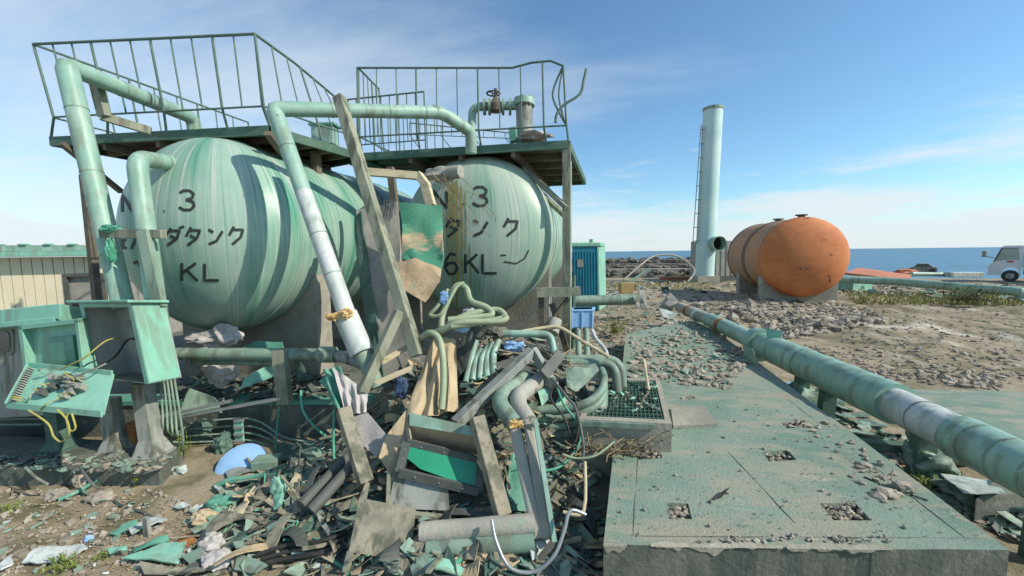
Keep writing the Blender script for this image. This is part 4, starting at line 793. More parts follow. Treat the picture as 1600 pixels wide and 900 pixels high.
# posts and insulated pipe pair
for (a_, b_, m_, lab) in (((536, 640, 3.85), (572, 756, 3.5), gwood, 'grey timber post leaning left of the canvas strip'), ((745, 652, 3.55), (786, 806, 3.2), gwood, 'thick grey timber post right of the green glass window')):
    mb = MB(); mb.beam(P(*a_), P(*b_), .12, .11); one('timber_post', lab, 'post', mb, m_, False, .008)
for i, off in enumerate((0, 1)):
    x = off*27; a_, b_, c_, d_ = P(822+x, 590, 4.4), P(775+x*1.05, 626-3*off, 3.85), P(806+x*.75, 664-4*off, 3.6), P(842+x*.45, 842, 3.05)
    tt = thing('insulated_pipe', ('left' if not off else 'right')+' of the twin cloth lagged pipes standing in front of the heap', 'pipe', d_)
    mb = MB(); mb.tube([a_]+bend(a_, b_, c_, .16)+[c_], .082, 16, wob=.05); mb.build('upper_bend', tape if off else mintd, tt, True)
    mb = MB(); mb.beam(P(804+x*.85, 664, 3.55), d_, .1, .12, fwd); mb.build('boxed_lagging', tape, tt, False, .025)
    mb = MB(); mb.lump(P(806+x*.85, 662, 3.5), .06, .05, .04, 3+i, .6); mb.build('torn_foam', foam if not off else tape, tt, True)
    e_ = P(658+10*off, 832+26*off, 3.08-.05*off); s_ = P(835, 818+28*off, 3.06-.05*off); mb = MB(); mb.tube([lerp(e_, s_, k/8) for k in range(9)], .075, 16, wob=.06); one('lagged_pipe', ['upper of the two horizontal lagged pipes at the foot of the heap', 'lower of the two horizontal lagged pipes at the foot of the heap'][off], 'pipe', mb, tape if not off else mintd, True)
mb = MB(); mb.beam(P(836, 655, 3.4), P(866, 846, 2.98), .09, .035, rgt); one('flashing_strip', 'bright mint metal strip along the right side of the twin lagged pipes', 'strip', mb, mintp)
mb = MB(); mb.beam(P(712, 662, 3.8), P(832, 548, 4.4), .11, .09); one('grey_beam', 'weathered grey beam slanting up to the right from the glass window', 'beam', mb, grey, False, .006)
mb = MB(); mb.beam(P(832, 546, 4.4), P(866, 604, 4.2), .06, .1); one('steel_angle', 'grey angle piece hanging from the top of the slanting grey beam', 'angle', mb, grey)
mb = MB(); mb.beam(P(876, 552, 4.35), P(850, 586, 4.1), .12, .03, fwd); one('dark_bar', 'short dark flat bar right of the slanting grey beam', 'bar', mb, dgrey)
mb = MB(); mb.tube([P(p, q, d) for p, q, d in ((768, 812, 2.95), (776, 848, 2.88), (797, 887, 2.8), (835, 893, 2.8), (866, 868, 2.82), (882, 828, 2.9), (888, 803, 2.95), (896, 797, 2.97), (915, 804, 2.98))], .014, 10, 8); one('flexible_conduit', 'silver flexible conduit looping in front of the lagged pipes', 'conduit', mb, silver, True)
for i in range(4):
    y = i*13; mb = MB(); mb.tube([P(822-4*i, 640+y*.75, 4.25), P(870, 640+y, 4.2), P(915, 630+y, 4.15), P(938, 612+y, 4.25), P(944, 592+y*.9, 4.45), P(940, 578+y*.7, 4.7)], .043, 12, 7); one('bent_pipe', ['topmost', 'second', 'third', 'lowest'][i]+' of four curved green pipes beside the grated pit', 'pipe', mb, mintd, True)
for i in range(2):
    mb = MB(); a_, b_, c_ = P(862, 568-7*i, 5.0+.15*i), P(962+8*i, 566-5*i, 4.9+.15*i), P(966+9*i, 640, 4.75+.15*i); mb.tube([a_]+bend(a_, b_, c_, .2)+[c_], .055, 14); one('elbow_pipe', ['front', 'rear'][i]+' of two green elbow pipes turning down at the grated pit', 'pipe', mb, mintd, True)
mb = MB(); a_, b_, c_ = P(786, 521, 4.9), P(860, 522, 4.9), P(866, 552, 4.8); mb.tube([a_]+bend(a_, b_, c_, .1)+[c_], .045, 12); one('elbow_pipe', 'thin mint elbow pipe right of the hose coil', 'pipe', mb, mintp, True)
mb = MB(); mb.sheet([P(884, 580, 4.45), P(930, 570, 4.5), P(936, 580, 4.4), P(900, 612, 4.25), P(886, 606, 4.3)], .008, .03, 3); one('bent_green_sheet', 'bent dull green sheet above the curved pipes', 'sheet', mb, mintd)
for pts, r_, m_, lab in ((((806, 520, 5.0), (850, 512, 5.1), (875, 512, 5.1), (905, 530, 5.0), (952, 558, 4.8)), .022, wood, 'long bleached pole above the elbow pipes'), (((855, 516, 5.2), (888, 507, 5.2)), .012, brown, 'short brown stick above the bleached pole'), (((925, 515, 5.6), (932, 530, 5.5), (945, 545, 5.4), (950, 560, 5.3)), .025, white, 'white bent tube hanging below the blue crate'), (((1006, 562, 5.2), (1014, 610, 4.7)), .016, wood, 'thin pale rod standing at the corner of the grated pit'), (((1014, 612, 4.5), (1000, 636, 4.3), (996, 700, 3.9)), .012, brown, 'thin bent rusty rod in front of the grated pit'), (((914, 722, 3.55), (912, 798, 3.2), (880, 800, 3.2)), .014, wood, 'thin beige conduit right angle beside the slab edge')):
    mb = MB(); mb.tube([P(*p) for p in pts], r_, 8, 4); one('pole' if r_ > .02 else 'rod', lab, 'pole', mb, m_, True)
# cables
random.seed(11)
for pts, r_, m_, lab in ((((872, 590, 4.0), (860, 620, 3.9), (880, 650, 3.85), (898, 690, 3.8), (904, 650, 3.9), (895, 610, 4.0)), .011, black, 'black cable hanging over the curved pipes'), (((862, 590, 4.0), (885, 620, 3.9), (900, 640, 3.85), (912, 700, 3.7), (905, 730, 3.6)), .014, dgrey, 'dark grey cable beside the black cable'), (((866, 590, 4.05), (880, 630, 3.95), (902, 660, 3.9), (906, 690, 3.8), (880, 726, 3.65), (850, 736, 3.55)), .011, wire, 'bright green cable curving behind the twin lagged pipes'), (((470, 610, 4.6), (473, 640, 4.5), (490, 665, 4.5), (520, 690, 4.6)), .013, wire, 'green cable dangling over the bund wall coping'), (((437, 634, 4.9), (432, 680, 4.95), (430, 712, 4.9)), .012, wire, 'thin green wire hanging straight down the bund wall'), (((522, 640, 4.3), (521, 690, 4.3), (523, 735, 4.1)), .014, wire, 'upright green wire left of the leaning timber post'), (((390, 885, 2.9), (440, 872, 2.9), (490, 868, 2.9), (520, 878, 2.9), (545, 900, 2.85)), .014, wire, 'green hose arching low at the front of the heap'), (((690, 900, 2.8), (715, 880, 2.85), (745, 868, 2.9), (770, 866, 2.9)), .02, wire, 'short green hose at the bottom below the lagged pipes'), (((40, 730, 4.0), (55, 745, 3.9), (75, 757, 3.95)), .012, grey, 'short grey cable hanging off the plinth'), (((124, 728, 4.05), (145, 757, 3.95), (170, 772, 3.8), (185, 790, 3.6), (225, 803, 3.45), (245, 818, 3.35)), .013, dgrey, 'long dark cable trailing from the plinth across the ground'), (((960, 690, 3.7), (930, 712, 3.6), (900, 716, 3.6), (880, 710, 3.6)), .01, hose, 'frayed straw coloured cable beside the slab hole')):
    mb = MB(); mb.tube([P(*p) if p[1] < 800 and p[0] > 250 or p[1] < 770 else S(p[0], p[1], .012) for p in pts], r_, 8, 7); one('cable', lab, 'cable', mb, m_, True)
for k in range(34):
    x_, y_ = random.uniform(905, 1005), random.uniform(668, 715); a_ = G(x_, y_, .5); pts = [a_]
    for j in range(3): a_ = a_+V((random.uniform(-.18, .18), random.uniform(-.15, .15), random.uniform(-.02, .09))); a_.z = max(.47, a_.z); pts.append(a_)
    mb = MB(); mb.tube(pts, .005, 5, 4); tag(mb.build('twig', dry, None, True), 'dry twig in the tangle on the left edge of the green slab', 'twig', 'twigs tangled at the slab edge')

# ---- middle left debris behind and before the bund
mb = MB(); mb.lump(P(322, 532, 5.5), .3, .16, .14, 4, .45); mb.lump(P(352, 525, 5.45), .2, .14, .17, 6, .4); one('crumpled_bag', 'crumpled white sack behind the low pipe', 'sack', mb, cloth, True)
mb = MB(); mb.lump(P(346, 580, 5.3), .22, .14, .2, 9, .4); one('crumpled_bag', 'greyish crumpled sack under the low pipe', 'sack', mb, cloth, True)
for i, (pts, m_, lab) in enumerate((
    ([(378, 545, 5.6), (400, 534, 5.6), (440, 534, 5.6), (448, 562, 5.5), (380, 566, 5.5)], teal, 'teal sheet standing behind the low pipe'),
    ([(376, 608, 5.2), (382, 592, 5.25), (412, 572, 5.35), (432, 570, 5.35), (428, 588, 5.3)], mint, 'folded mint sheet under the low pipe left of its post'),
    ([(280, 650, 4.9), (296, 606, 5.0), (338, 622, 5.0), (345, 645, 4.9)], mintd, 'triangular grey green sheet leaning on the bund wall'),
    ([(458, 560, 5.3), (466, 558, 5.3), (480, 588, 5.2), (466, 596, 5.2)], dteal, 'dark teal strip right of the low pipe post'),
    ([(500, 596, 4.7), (516, 582, 4.7), (548, 640, 4.4), (538, 652, 4.4)], teal, 'teal curved strip beside the green fabric'))):
    mb = MB(); mb.sheet([P(*p) for p in pts], .012, .03, 3, 5, i); one('metal_sheet', lab, 'sheet', mb, m_, True)
for i, (a_, b_, lab) in enumerate((((246, 652, 4.75), (362, 626, 4.8), 'upper silvery bar slanting across the bund wall'), ((286, 650, 4.8), (440, 622, 4.85), 'lower long silvery bar slanting across the bund wall'))):
    mb = MB(); mb.chan(P(*a_), P(*b_), .05, .03, .006); one('aluminium_bar', lab, 'bar', mb, silver)
mb = MB(); c_ = P(376, 726, 4.5); mb.lathe(c_, V((.25, -.6, .8)), [(.001, .035), (.12, .033), (.2, .02), (.25, 0), (.26, -.04), (.25, -.03), (.2, .008), (.001, .02)], 28); one('blue_dish', 'blue plastic dish lid half buried at the left of the heap', 'lid', mb, blue, True)
mb = MB(); mb.box(P(417, 722, 4.5), .26, .2, .1, .4); one('broken_slab', 'small grey green slab piece right of the blue dish', 'slab', mb, mintd, False, .01)
# hand placed scraps: outline pixels lie on the heap surface
SC = [
 ([(428, 708), (445, 698), (466, 700), (480, 716), (462, 722), (436, 720)], dteal, 'dark_sheet', 'dark teal torn sheet right of the blue dish'),
 ([(460, 700), (476, 690), (496, 704), (510, 722), (486, 724)], mintd, 'green_sheet', 'grey green torn sheet near the conduits end'),
 ([(352, 737), (395, 726), (402, 735), (356, 748)], grey, 'grey_strip', 'flat grey strip just below the blue dish'),
 ([(334, 764), (368, 752), (376, 756), (346, 772)], white, 'white_strip', 'pale curled strip left of the upright beige slats'),
 ([(333, 757), (440, 733), (444, 740), (340, 765)], teal, 'green_strip', 'long thin green strip below the grey strip'),
 ([(462, 724), (475, 724), (470, 752), (452, 778), (448, 770), (460, 748)], wood, 'splintered_board', 'beige slat standing above the crumpled green bag'),
 ([(355, 806), (370, 756), (375, 758), (363, 810)], wood, 'splintered_board', 'thin beige slat leaning at the left of the heap'),
 ([(362, 805), (398, 762), (403, 768), (372, 812)], wood, 'splintered_board', 'broad pale slat next to the thin leaning slat'),
 ([(398, 782), (428, 738), (436, 740), (412, 785)], gwood, 'splintered_board', 'grey brown slat right of the pale slats'),
 ([(306, 848), (325, 822), (360, 806), (395, 808), (416, 820), (400, 816), (365, 816), (330, 840), (318, 852)], gwood, 'bent_strip', 'arched grey brown strip at the front left of the heap'),
 ([(410, 862), (420, 840), (446, 800), (500, 768), (505, 774), (452, 812), (430, 862)], gwood, 'bent_strip', 'long grey brown strip twisting toward the front of the heap'),
 ([(452, 800), (520, 752), (560, 745), (562, 752), (530, 762), (466, 812)], dgrey, 'dark_strip', 'dark flat strip rising to the leaning timber post'),
 ([(515, 786), (522, 778), (544, 800), (542, 814), (530, 808)], grey, 'grey_flap', 'small grey flap left of the large grey plate'),
 ([(490, 800), (500, 804), (532, 842), (512, 838)], grey, 'grey_strip', 'curled grey strip left of the large grey plate'),
 ([(192, 878), (256, 852), (292, 854), (278, 880)], mint, 'mint_sheet', 'large mint sheet lying flat at the bottom left'),
 ([(205, 858), (262, 846), (266, 850), (210, 866)], teal, 'green_strip', 'narrow green strip above the large flat mint sheet'),
 ([(170, 836), (212, 818), (218, 822), (182, 838)], teal, 'green_scrap', 'green pointed scrap left of the white sheet'),
 ([(200, 830), (230, 814), (262, 812), (246, 822), (206, 836)], white, 'white_scrap', 'white board scrap with small post standing by it'),
 ([(34, 880), (56, 862), (130, 852), (137, 858), (108, 872), (60, 880)], white, 'white_board', 'long white board lying on the ground at the lower left'),
 ([(0, 884), (18, 876), (20, 884), (0, 893)], white, 'white_scrap', 'small white scrap at the bottom left corner'),
 ([(168, 862), (198, 858), (200, 864), (172, 868)], mint, 'mint_scrap', 'small mint scrap left of the large flat mint sheet'),
 ([(270, 794), (288, 790), (298, 793), (280, 796)], white, 'paper', 'left of two white paper scraps on bare ground'),
 ([(293, 800), (308, 790), (316, 792), (302, 803)], white, 'paper', 'right of two white paper scraps on bare ground'),
 ([(366, 893), (372, 874), (402, 880), (420, 890), (400, 899)], mintd, 'green_sheet', 'pale green sheet right of the lumpy sack'),
 ([(220, 885), (330, 888), (330, 897), (225, 896)], gwood, 'plank', 'weathered plank at the very bottom left'),
 ([(670, 875), (700, 876), (735, 890), (720, 900), (680, 898)], mint, 'mint_sheet', 'mint torn sheet below the horizontal lagged pipes'),
 ([(740, 868), (800, 866), (812, 884), (790, 896), (752, 884)], canvas, 'torn_wrap', 'torn pale wrap under the lagged pipes'),
 ([(815, 840), (840, 836), (858, 850), (832, 878), (824, 862)], white, 'torn_flap', 'white torn flap at the joint of the lagged pipes'),
 ([(596, 880), (625, 872), (622, 900), (608, 900)], grey, 'grey_scrap', 'grey folded scrap below the large grey plate'),
 ([(640, 884), (660, 872), (676, 884), (660, 900), (644, 900)], mintd, 'green_scrap', 'pale green folded scrap right of the grey plate'),
 ([(790, 770), (800, 700), (812, 720), (826, 800), (800, 800)], teal, 'green_board', 'stained green board between the post and twin pipes'),
 ([(700, 800), (760, 806), (790, 812), (788, 818), (704, 808)], dgrey, 'dark_bar', 'dark bar between the instrument box and lagged pipes'),
 ([(436, 762), (446, 758), (442, 796), (430, 800), (426, 780)], mint, 'mint_scrap', 'bright mint scrap in the left part of the heap'),
 ([(840, 614), (856, 604), (862, 622), (846, 636)], mint, 'mint_scrap', 'bright mint scrap above the curved pipes'),
 ([(866, 640), (878, 612), (892, 616), (884, 650)], mint, 'mint_scrap', 'pale mint scrap lodged between the curved pipes'),
]
for i, (px, m_, nm, lab) in enumerate(SC):
    mb = MB(); mb.sheet([SD(x, y, .05)+zz*.03*random.random() for x, y in px], .012, .02, 3, 6, i); one(nm, lab, 'scrap', mb, m_, True)
for p, rr, m_, nm, lab in (((332, 862), (.1, .09, .1), cloth, 'lumpy_sack', 'upper lump of white knotted sack at the front left'), ((340, 882), (.12, .09, .07), cloth, 'lumpy_sack', 'lower lump of white knotted sack at the front left'), ((345, 794), (.13, .1, .08), teal, 'green_bag', 'crumpled teal bag left of the beige slats'), ((318, 812), (.1, .08, .06), canvas, 'torn_bag', 'pale crumpled bag below the teal bag'), ((292, 848), (.08, .06, .04), rusty, 'rusty_scrap', 'rust orange scrap on the ground at lower left'), ((436, 776), (.07, .05, .13), mint, 'plastic_bag', 'shiny mint plastic bag standing in the left heap'), ((130, 757), (.1, .08, .08), rockm, 'boulder', 'rounded boulder against the plinth'), ((92, 776), (.13, .08, .05), rockm, 'flat_stone', 'flat grey stone left of the green stick'), ((156, 780), (.14, .09, .05), rockm, 'flat_stone', 'flat grey stone right of the green stick'), ((315, 690), (.16, .1, .2), dteal, 'green_bag', 'dark green crumpled bag below the conduits'), ((350, 705), (.1, .1, .16), dteal, 'green_bag', 'dark green bag directly left of the blue dish'), ((280, 738), (.09, .06, .05), white, 'white_scrap', 'bright white lump beside the end of the plinth'), ((139, 845), (.03, .03, .03), blue, 'blue_ball', 'small pale blue ball on the bare ground')):
    mb = MB(); mb.lump(S(p[0], p[1], rr[2]*.5), *rr, p[0], .4); one(nm, lab, 'debris', mb, m_, True)
mb = MB(); mb.tube([S(92, 784, .02), S(120, 775, .04), S(150, 760, .06)], .02, 8, 3); one('green_stick', 'short green stick lying on the ground before the plinth', 'stick', mb, teal, True)
mb = MB(); q = S(231, 838); mb.beam(q-zz*.03, q+zz*.17, .05, .03); one('small_post', 'little grey post standing in the ground at lower left', 'post', mb, grey)
for i in range(2):
    mb = MB(); mb.tube([SD(470+16*i, 790+8*i, .15), SD(545+10*i, 712+10*i, .25)], .05, 14); bt = one('black_tube', ['upper', 'lower'][i]+' of two dark ribbed tubes left of the leaning timber post', 'tube', mb, dgrey, True)
for i in range(3):
    mb = MB(); mb.tube([SD(400+8*i, 868+6*i, .08), SD(450, 852+10*i, .1), SD(500, 846+9*i, .1), SD(540, 832+9*i, .08)], .018, 8, 6); one('striped_cable', ['topmost', 'middle', 'lowest'][i]+' of three black cables at the front of the heap', 'cable', mb, black, True)

# ---- heap body and loose scrap
hp_ = MB(); n0 = 110; ext = []
for j in range(n0+1):
    for i in range(n0+1):
        p = W(-4.2+6.2*i/n0, 2.1+6.2*j/n0); z = heap_h(p.x, p.y); hp_.v.append(V((p.x, p.y, max(z, -.05))))
hp_.f = [(j*(n0+1)+i, j*(n0+1)+i+1, (j+1)*(n0+1)+i+1, (j+1)*(n0+1)+i) for j in range(n0) for i in range(n0)]
o = hp_.build('debris_heap', mat('heap_dirt', (100, 98, 86), (122, 118, 102), (84, 96, 84), 3, .5, .95, bump=1., fine=14)); tag(o, 'dark mass of mud and fine debris under the wreckage', 'debris', None, 'stuff')
def scraps(name, label, n, sampler, m, smin, smax, kind, seed):
    random.seed(seed); mb = MB()
    for k in range(n):
        p = sampler()
        if p is None: continue
        s = smin+(smax*1.5-smin)*random.random()**2.2; a = random.uniform(0, 6.28); ti = random.uniform(-.75, .75); d1 = V((math.cos(a), math.sin(a), math.sin(ti)*.7)).normalized(); d2 = d1.cross(V((random.uniform(-.6, .6), random.uniform(-.6, .6), 1))).normalized(); nn = d1.cross(d2).normalized()
        p = p+zz*(abs(d1.z)*s*.4+.01)
        if kind == 'sheet':
            pts = [p+d1*s*math.cos(t)*random.uniform(.55, 1.1)+d2*s*.6*math.sin(t)*random.uniform(.5, 1.1) for t in (0.2, 1.3, 2.5, 3.6, 4.9)]; q = nn*.006
            pts[1] += nn*s*.2*random.uniform(-1, 1); pts[3] += nn*s*.2*random.uniform(-1, 1)
            mb.add([x-q for x in pts]+[x+q for x in pts], [(4, 3, 2, 1, 0), (5, 6, 7, 8, 9)]+[(i, (i+1) % 5, 5+(i+1) % 5, 5+i) for i in range(5)])
        elif kind == 'stick': mb.beam(p-d1*s, p+d1*s, random.uniform(.012, .035), random.uniform(.008, .025))
        elif kind == 'strip':
            n9 = 7; w9 = random.uniform(.02, .06); cv = random.uniform(-.9, .9); tw = random.uniform(-1, 1); vs = []
            for i in range(n9+1):
                t9 = i/n9*2-1; c9 = p+d1*s*t9+(d2*.5+zz*.8)*s*cv*(.5-t9*t9*.5)+zz*.02; e9 = (d2*math.cos(tw*t9)+nn*math.sin(tw*t9))*w9; vs += [c9-e9, c9+e9, c9+e9+nn*.008, c9-e9+nn*.008]
            mb.add(vs, [f for i in range(n9) for f in [(4*i+k, 4*i+(k+1) % 4, 4*i+4+(k+1) % 4, 4*i+4+k) for k in range(4)]]+[(3, 2, 1, 0), (4*n9, 4*n9+1, 4*n9+2, 4*n9+3)])
        elif kind == 'tube': mb.tube([p-d1*s, p+nn*s*.15, p+d1*s], random.uniform(.002, .007)*(1.8 if 'wire' in name else 1), 6, 3)
        elif kind == 'stone':
            mb.lump(p-zz*s*.15, s, s*random.uniform(.5, 1), s*random.uniform(.35, .8), k*1.37, .8, 1, a)
    if mb.v: return tag(mb.build(name, m), label, 'debris', None, 'stuff')
def inpoly(x, y, pl):
    c = False
    for i in range(len(pl)):
        (x1, y1), (x2, y2) = pl[i], pl[i-1]
        if (y1 > y) != (y2 > y) and x < (x2-x1)*(y-y1)/(y2-y1)+x1: c = not c
    return c
HP = [(300, 900), (310, 830), (360, 760), (440, 720), (520, 660), (500, 590), (560, 560), (640, 530), (790, 520), (890, 560), (935, 640), (930, 740), (938, 900)]
def heap_s():
    while True:
        x, y = random.uniform(300, 940), random.uniform(520, 900)
        if inpoly(x, y, HP): return S(x, y)
for nm, lab, n, m_, a_, b_, kd, sd in (('green_litter', 'small torn green scraps strewn through the heap', 260, mintd, .03, .11, 'sheet', 1), ('teal_litter', 'small teal scraps strewn through the heap', 180, dteal, .04, .14, 'sheet', 2), ('mint_litter', 'small bright mint chips in the heap', 90, mint, .02, .07, 'sheet', 3), ('grey_litter', 'small grey metal scraps in the heap', 240, dgrey, .03, .12, 'sheet', 4), ('pale_litter', 'small pale board chips in the heap', 130, canvas, .02, .08, 'sheet', 5), ('white_litter', 'small white chips in the heap', 60, white, .015, .05, 'sheet', 6), ('stick_litter', 'thin sticks and slats in the heap', 170, gwood, .06, .2, 'stick', 7), ('straw_litter', 'straw and twigs in the heap', 200, dry, .03, .12, 'tube', 8), ('wire_litter', 'loose wire ends in the heap', 70, wire, .05, .14, 'tube', 9), ('black_wire_litter', 'loose black cable ends in the heap', 110, black, .06, .2, 'tube', 10), ('olive_bars', 'short grey green bars in the heap', 60, olive, .08, .2, 'stick', 12), ('grey_strips', 'curled grey strips through the heap', 60, gwood, .06, .2, 'strip', 13), ('green_strips', 'curled green strips through the heap', 55, mintd, .06, .2, 'strip', 14), ('beige_strips', 'curled beige strips through the heap', 35, canvas, .05, .17, 'strip', 15), ('dark_strips', 'curled dark strips through the heap', 45, dgrey, .06, .2, 'strip', 16), ('heap_stones', 'stones and crumbs in the heap', 300, rockm, .01, .035, 'stone', 11)): scraps(nm, lab, n, heap_s, m_, a_, b_, kd, sd)
def area(pl, z=None):
    xs_ = [p[0] for p in pl]; ys_ = [p[1] for p in pl]
    def f():
        while True:
            x, y = random.uniform(min(xs_), max(xs_)), random.uniform(min(ys_), max(ys_))
            if inpoly(x, y, pl): return S(x, y) if z is None else G(x, y, z)
    return f
FG = area([(0, 765), (250, 765), (330, 800), (310, 900), (0, 900)])
for nm, lab, n, m_, a_, b_, kd, sd in (('front_gravel', 'gravel on the bare ground at lower left', 1100, rockm, .004, .016, 'stone', 21), ('front_stones', 'scattered larger stones on the bare ground at lower left', 90, rockm, .015, .04, 'stone', 22), ('front_chips', 'pale chips on the bare ground at lower left', 45, white, .008, .028, 'sheet', 23), ('front_green_chips', 'green chips on the bare ground at lower left', 60, mintd, .015, .05, 'sheet', 24), ('front_twigs', 'twigs on the bare ground at lower left', 60, dry, .03, .09, 'tube', 25)): scraps(nm, lab, n, FG, m_, a_, b_, kd, sd)
PLN = area([(0, 735), (240, 738), (275, 715), (0, 712)], .2)
scraps('plinth_chips', 'green chips and glass lying on the plinth', 90, PLN, mintd, .012, .06, 'sheet', 31); scraps('plinth_rubble', 'crumbs on the plinth', 120, PLN, rockm, .008, .03, 'stone', 32); scraps('plinth_dark', 'dark scraps on the plinth', 45, PLN, dgrey, .02, .07, 'sheet', 33)
BND = area([(280, 625), (540, 620), (540, 580), (280, 590)], .52)
scraps('bund_litter', 'grey scraps lying behind the bund coping', 90, BND, dgrey, .04, .14, 'sheet', 34); scraps('bund_green_litter', 'green scraps lying behind the bund coping', 70, BND, dteal, .04, .14, 'sheet', 35); scraps('bund_sticks', 'sticks lying behind the bund coping', 50, BND, gwood, .08, .22, 'stick', 36)
PDF = area([(985, 590), (1130, 610), (1180, 560), (1100, 505), (985, 525)], PZ+.004); scraps('slab_rubble', 'pale rubble scattered on the far end of the green slab', 650, PDF, rockm, .01, .07, 'stone', 41); scraps('slab_chips', 'green chips on the far end of the slab', 90, PDF, mintd, .02, .08, 'sheet', 42)
PDN = area([(960, 840), (1500, 840), (1200, 620), (990, 620)], PZ+.003); scraps('slab_crumbs', 'crumbs on the near part of the slab', 200, PDN, rockm, .004, .014, 'stone', 43)
EDG = area([(1330, 740), (1420, 790), (1400, 800), (1300, 725)], PZ+.004); scraps('edge_stones', 'stones along the right edge of the slab', 14, EDG, rockm, .015, .05, 'stone', 44)
TRN = area([(1210, 620), (1330, 640), (1600, 800), (1590, 850), (1240, 660)]); scraps('trench_litter', 'green scraps in the trench under the long pipe', 200, TRN, mintd, .04, .18, 'sheet', 45); scraps('trench_stones', 'stones in the trench under the long pipe', 200, TRN, rockm, .02, .06, 'stone', 46); scraps('trench_dark', 'dark scraps under the long pipe', 60, TRN, dgrey, .04, .15, 'sheet', 47)
BNK = area([(1225, 560), (1330, 590), (1560, 610), (1600, 590), (1400, 570), (1250, 535)]); scraps('bank_stones', 'stones on the churned bank beyond the long pipe', 420, BNK, rockm, .015, .06, 'stone', 48)
RUB = area([(1060, 470), (1120, 455), (1330, 475), (1400, 500), (1240, 530), (1130, 500)]); scraps('tank_rubble', 'broken stones heaped before the orange tank', 900, RUB, rockm, .03, .15, 'stone', 51); scraps('tank_rubble_dark', 'darker broken stones heaped before the orange tank', 300, RUB, rockd, .04, .16, 'stone', 52); scraps('tank_splinters', 'grey splintered boards before the orange tank', 90, RUB, gwood, .1, .4, 'stick', 53)
MID = area([(900, 480), (1060, 470), (1100, 500), (1000, 560), (900, 560)]); scraps('centre_rubble', 'pale rubble behind the slab', 700, MID, rockm, .02, .08, 'stone', 54); scraps('centre_chips', 'green scraps behind the slab', 140, MID, mintd, .04, .16, 'sheet', 55); scraps('centre_sticks', 'sticks behind the slab', 70, MID, gwood, .08, .3, 'stick', 56)
FAR = area([(900, 440), (1600, 445), (1600, 470), (1340, 462), (1130, 455), (940, 475)]); scraps('far_litter', 'mixed green scraps across the far ground', 220, FAR, mintd, .08, .35, 'sheet', 57); scraps('far_stones', 'stones across the far ground', 500, FAR, rockm, .05, .2, 'stone', 58); scraps('far_white', 'pale scraps across the far ground', 60, FAR, white, .08, .3, 'sheet', 59)
FLD = area([(1330, 480), (1600, 470), (1600, 600), (1300, 560)]); scraps('field_stones', 'small stones across the open field', 900, FLD, rockm, .01, .05, 'stone', 60)

# ================================================================== RIGHT AND FAR
oc = P(1255, 402, 17.6); ot = thing('storage_tank', 'orange rusty tank lying alone on the open ground', 'tank', V((oc.x, oc.y+2, 0)))
R3 = 1.75
mb = MB(); mb.lathe(oc, TAN, [(R3*math.sin(a)+.0001, -.75*math.cos(a)) for a in [i/18*math.pi/2 for i in range(19)]], 64); mb.build('front_head', orange, ot, True)
mb = MB(); mb.lathe(oc, TAN, [(R3, 0), (R3, 4.6), (R3*.8, 5.0), (.001, 5.2)], 64); mb.build('shell', oranged, ot, True)
for y in (.1, 1.9, 2.15, 4.4): mb = MB(); mb.lathe(oc+TAN*y, TAN, [(R3, 0), (R3+.03, .01), (R3+.03, .09), (R3, .1)], 64); mb.build('hoop', brown if y > 1 else orange, ot, True)
for y in (.35, 2.7): mb = MB(); q = oc+TAN*y+zz*R3; mb.lathe(q-zz*.05, zz, [(.14, 0), (.14, .14), (.24, .15), (.24, .2), (.001, .21)], 20); mb.build('nozzle', brown, ot, True)
for y in (.2, 3.2):
    mb = MB(); n = 12; pts = [(-1.5, -R3-.35)]+[(math.cos(R(-150+120*k/n))*(R3+.01), math.sin(R(-150+120*k/n))*(R3+.01)) for k in range(n+1)]+[(1.5, -R3-.35)]; m_ = len(pts); f0 = [V((oc.x+p, oc.y+y, oc.z+q)) for p, q in pts]
    mb.add(f0+[q+TAN*.5 for q in f0], [tuple(range(m_))[::-1]]+[tuple(range(m_, 2*m_))]+[(i, (i+1) % m_, m_+(i+1) % m_, m_+i) for i in range(m_)]); mb.build('saddle', conc, ot)
hut = thing('blue_hut', 'blue ribbed portable hut with mint corners right of the tanks', 'hut', G(917, 478))
hb = P(896, 474, 16); hb.z = .05; ex2 = W(1, 0)*1.0; ex2 = rt*1.02+V((0, 0, 0)); ey2 = fh*1.1+rt*.42; lean = V((-.06, 0, 2.55))
mb = MB(); mb.obox(hb, ex2, ey2, lean); mb.build('body', hutb, hut)
for k in range(9): mb = MB(); q = hb+ex2*((k+.5)/9)-fh*.012; mb.obox(q, ex2*.045, -fh*.018, lean*.93); mb.build('rib', hutb, hut)
mb = MB(); mb.obox(hb+ex2*1.0-fh*.03-rt*.03, ey2+rt*.1, rt*.06, lean); mb.build('side_wall', mint, hut); mb = MB(); mb.obox(hb+lean-rt*.05-fh*.06, ex2*1.15, ey2*1.1, zz*.16); mb.build('roof', mint, hut, False, .03); mb = MB(); mb.tube([hb+lean+ex2*.7+ey2*.3, hb+lean+ex2*.7+ey2*.3+zz*.3], .09, 12); mb.build('roof_vent', mint, hut)
mb = MB(); mb.obox(hb+ex2*.18+lean*.68-fh*.035, ex2*.24, -fh*.02, lean*.12); mb.build('notice', grey, hut)
pipe_thing('green_main', 'thick horizontal green pipe in front of the blue hut', [P(880, 470, 13.6), P(1006, 468, 13.6)], .175, mintd, joints=((0, 1, .7, 1.06, mintd), (0, 1, .85, 1.06, mintd)))
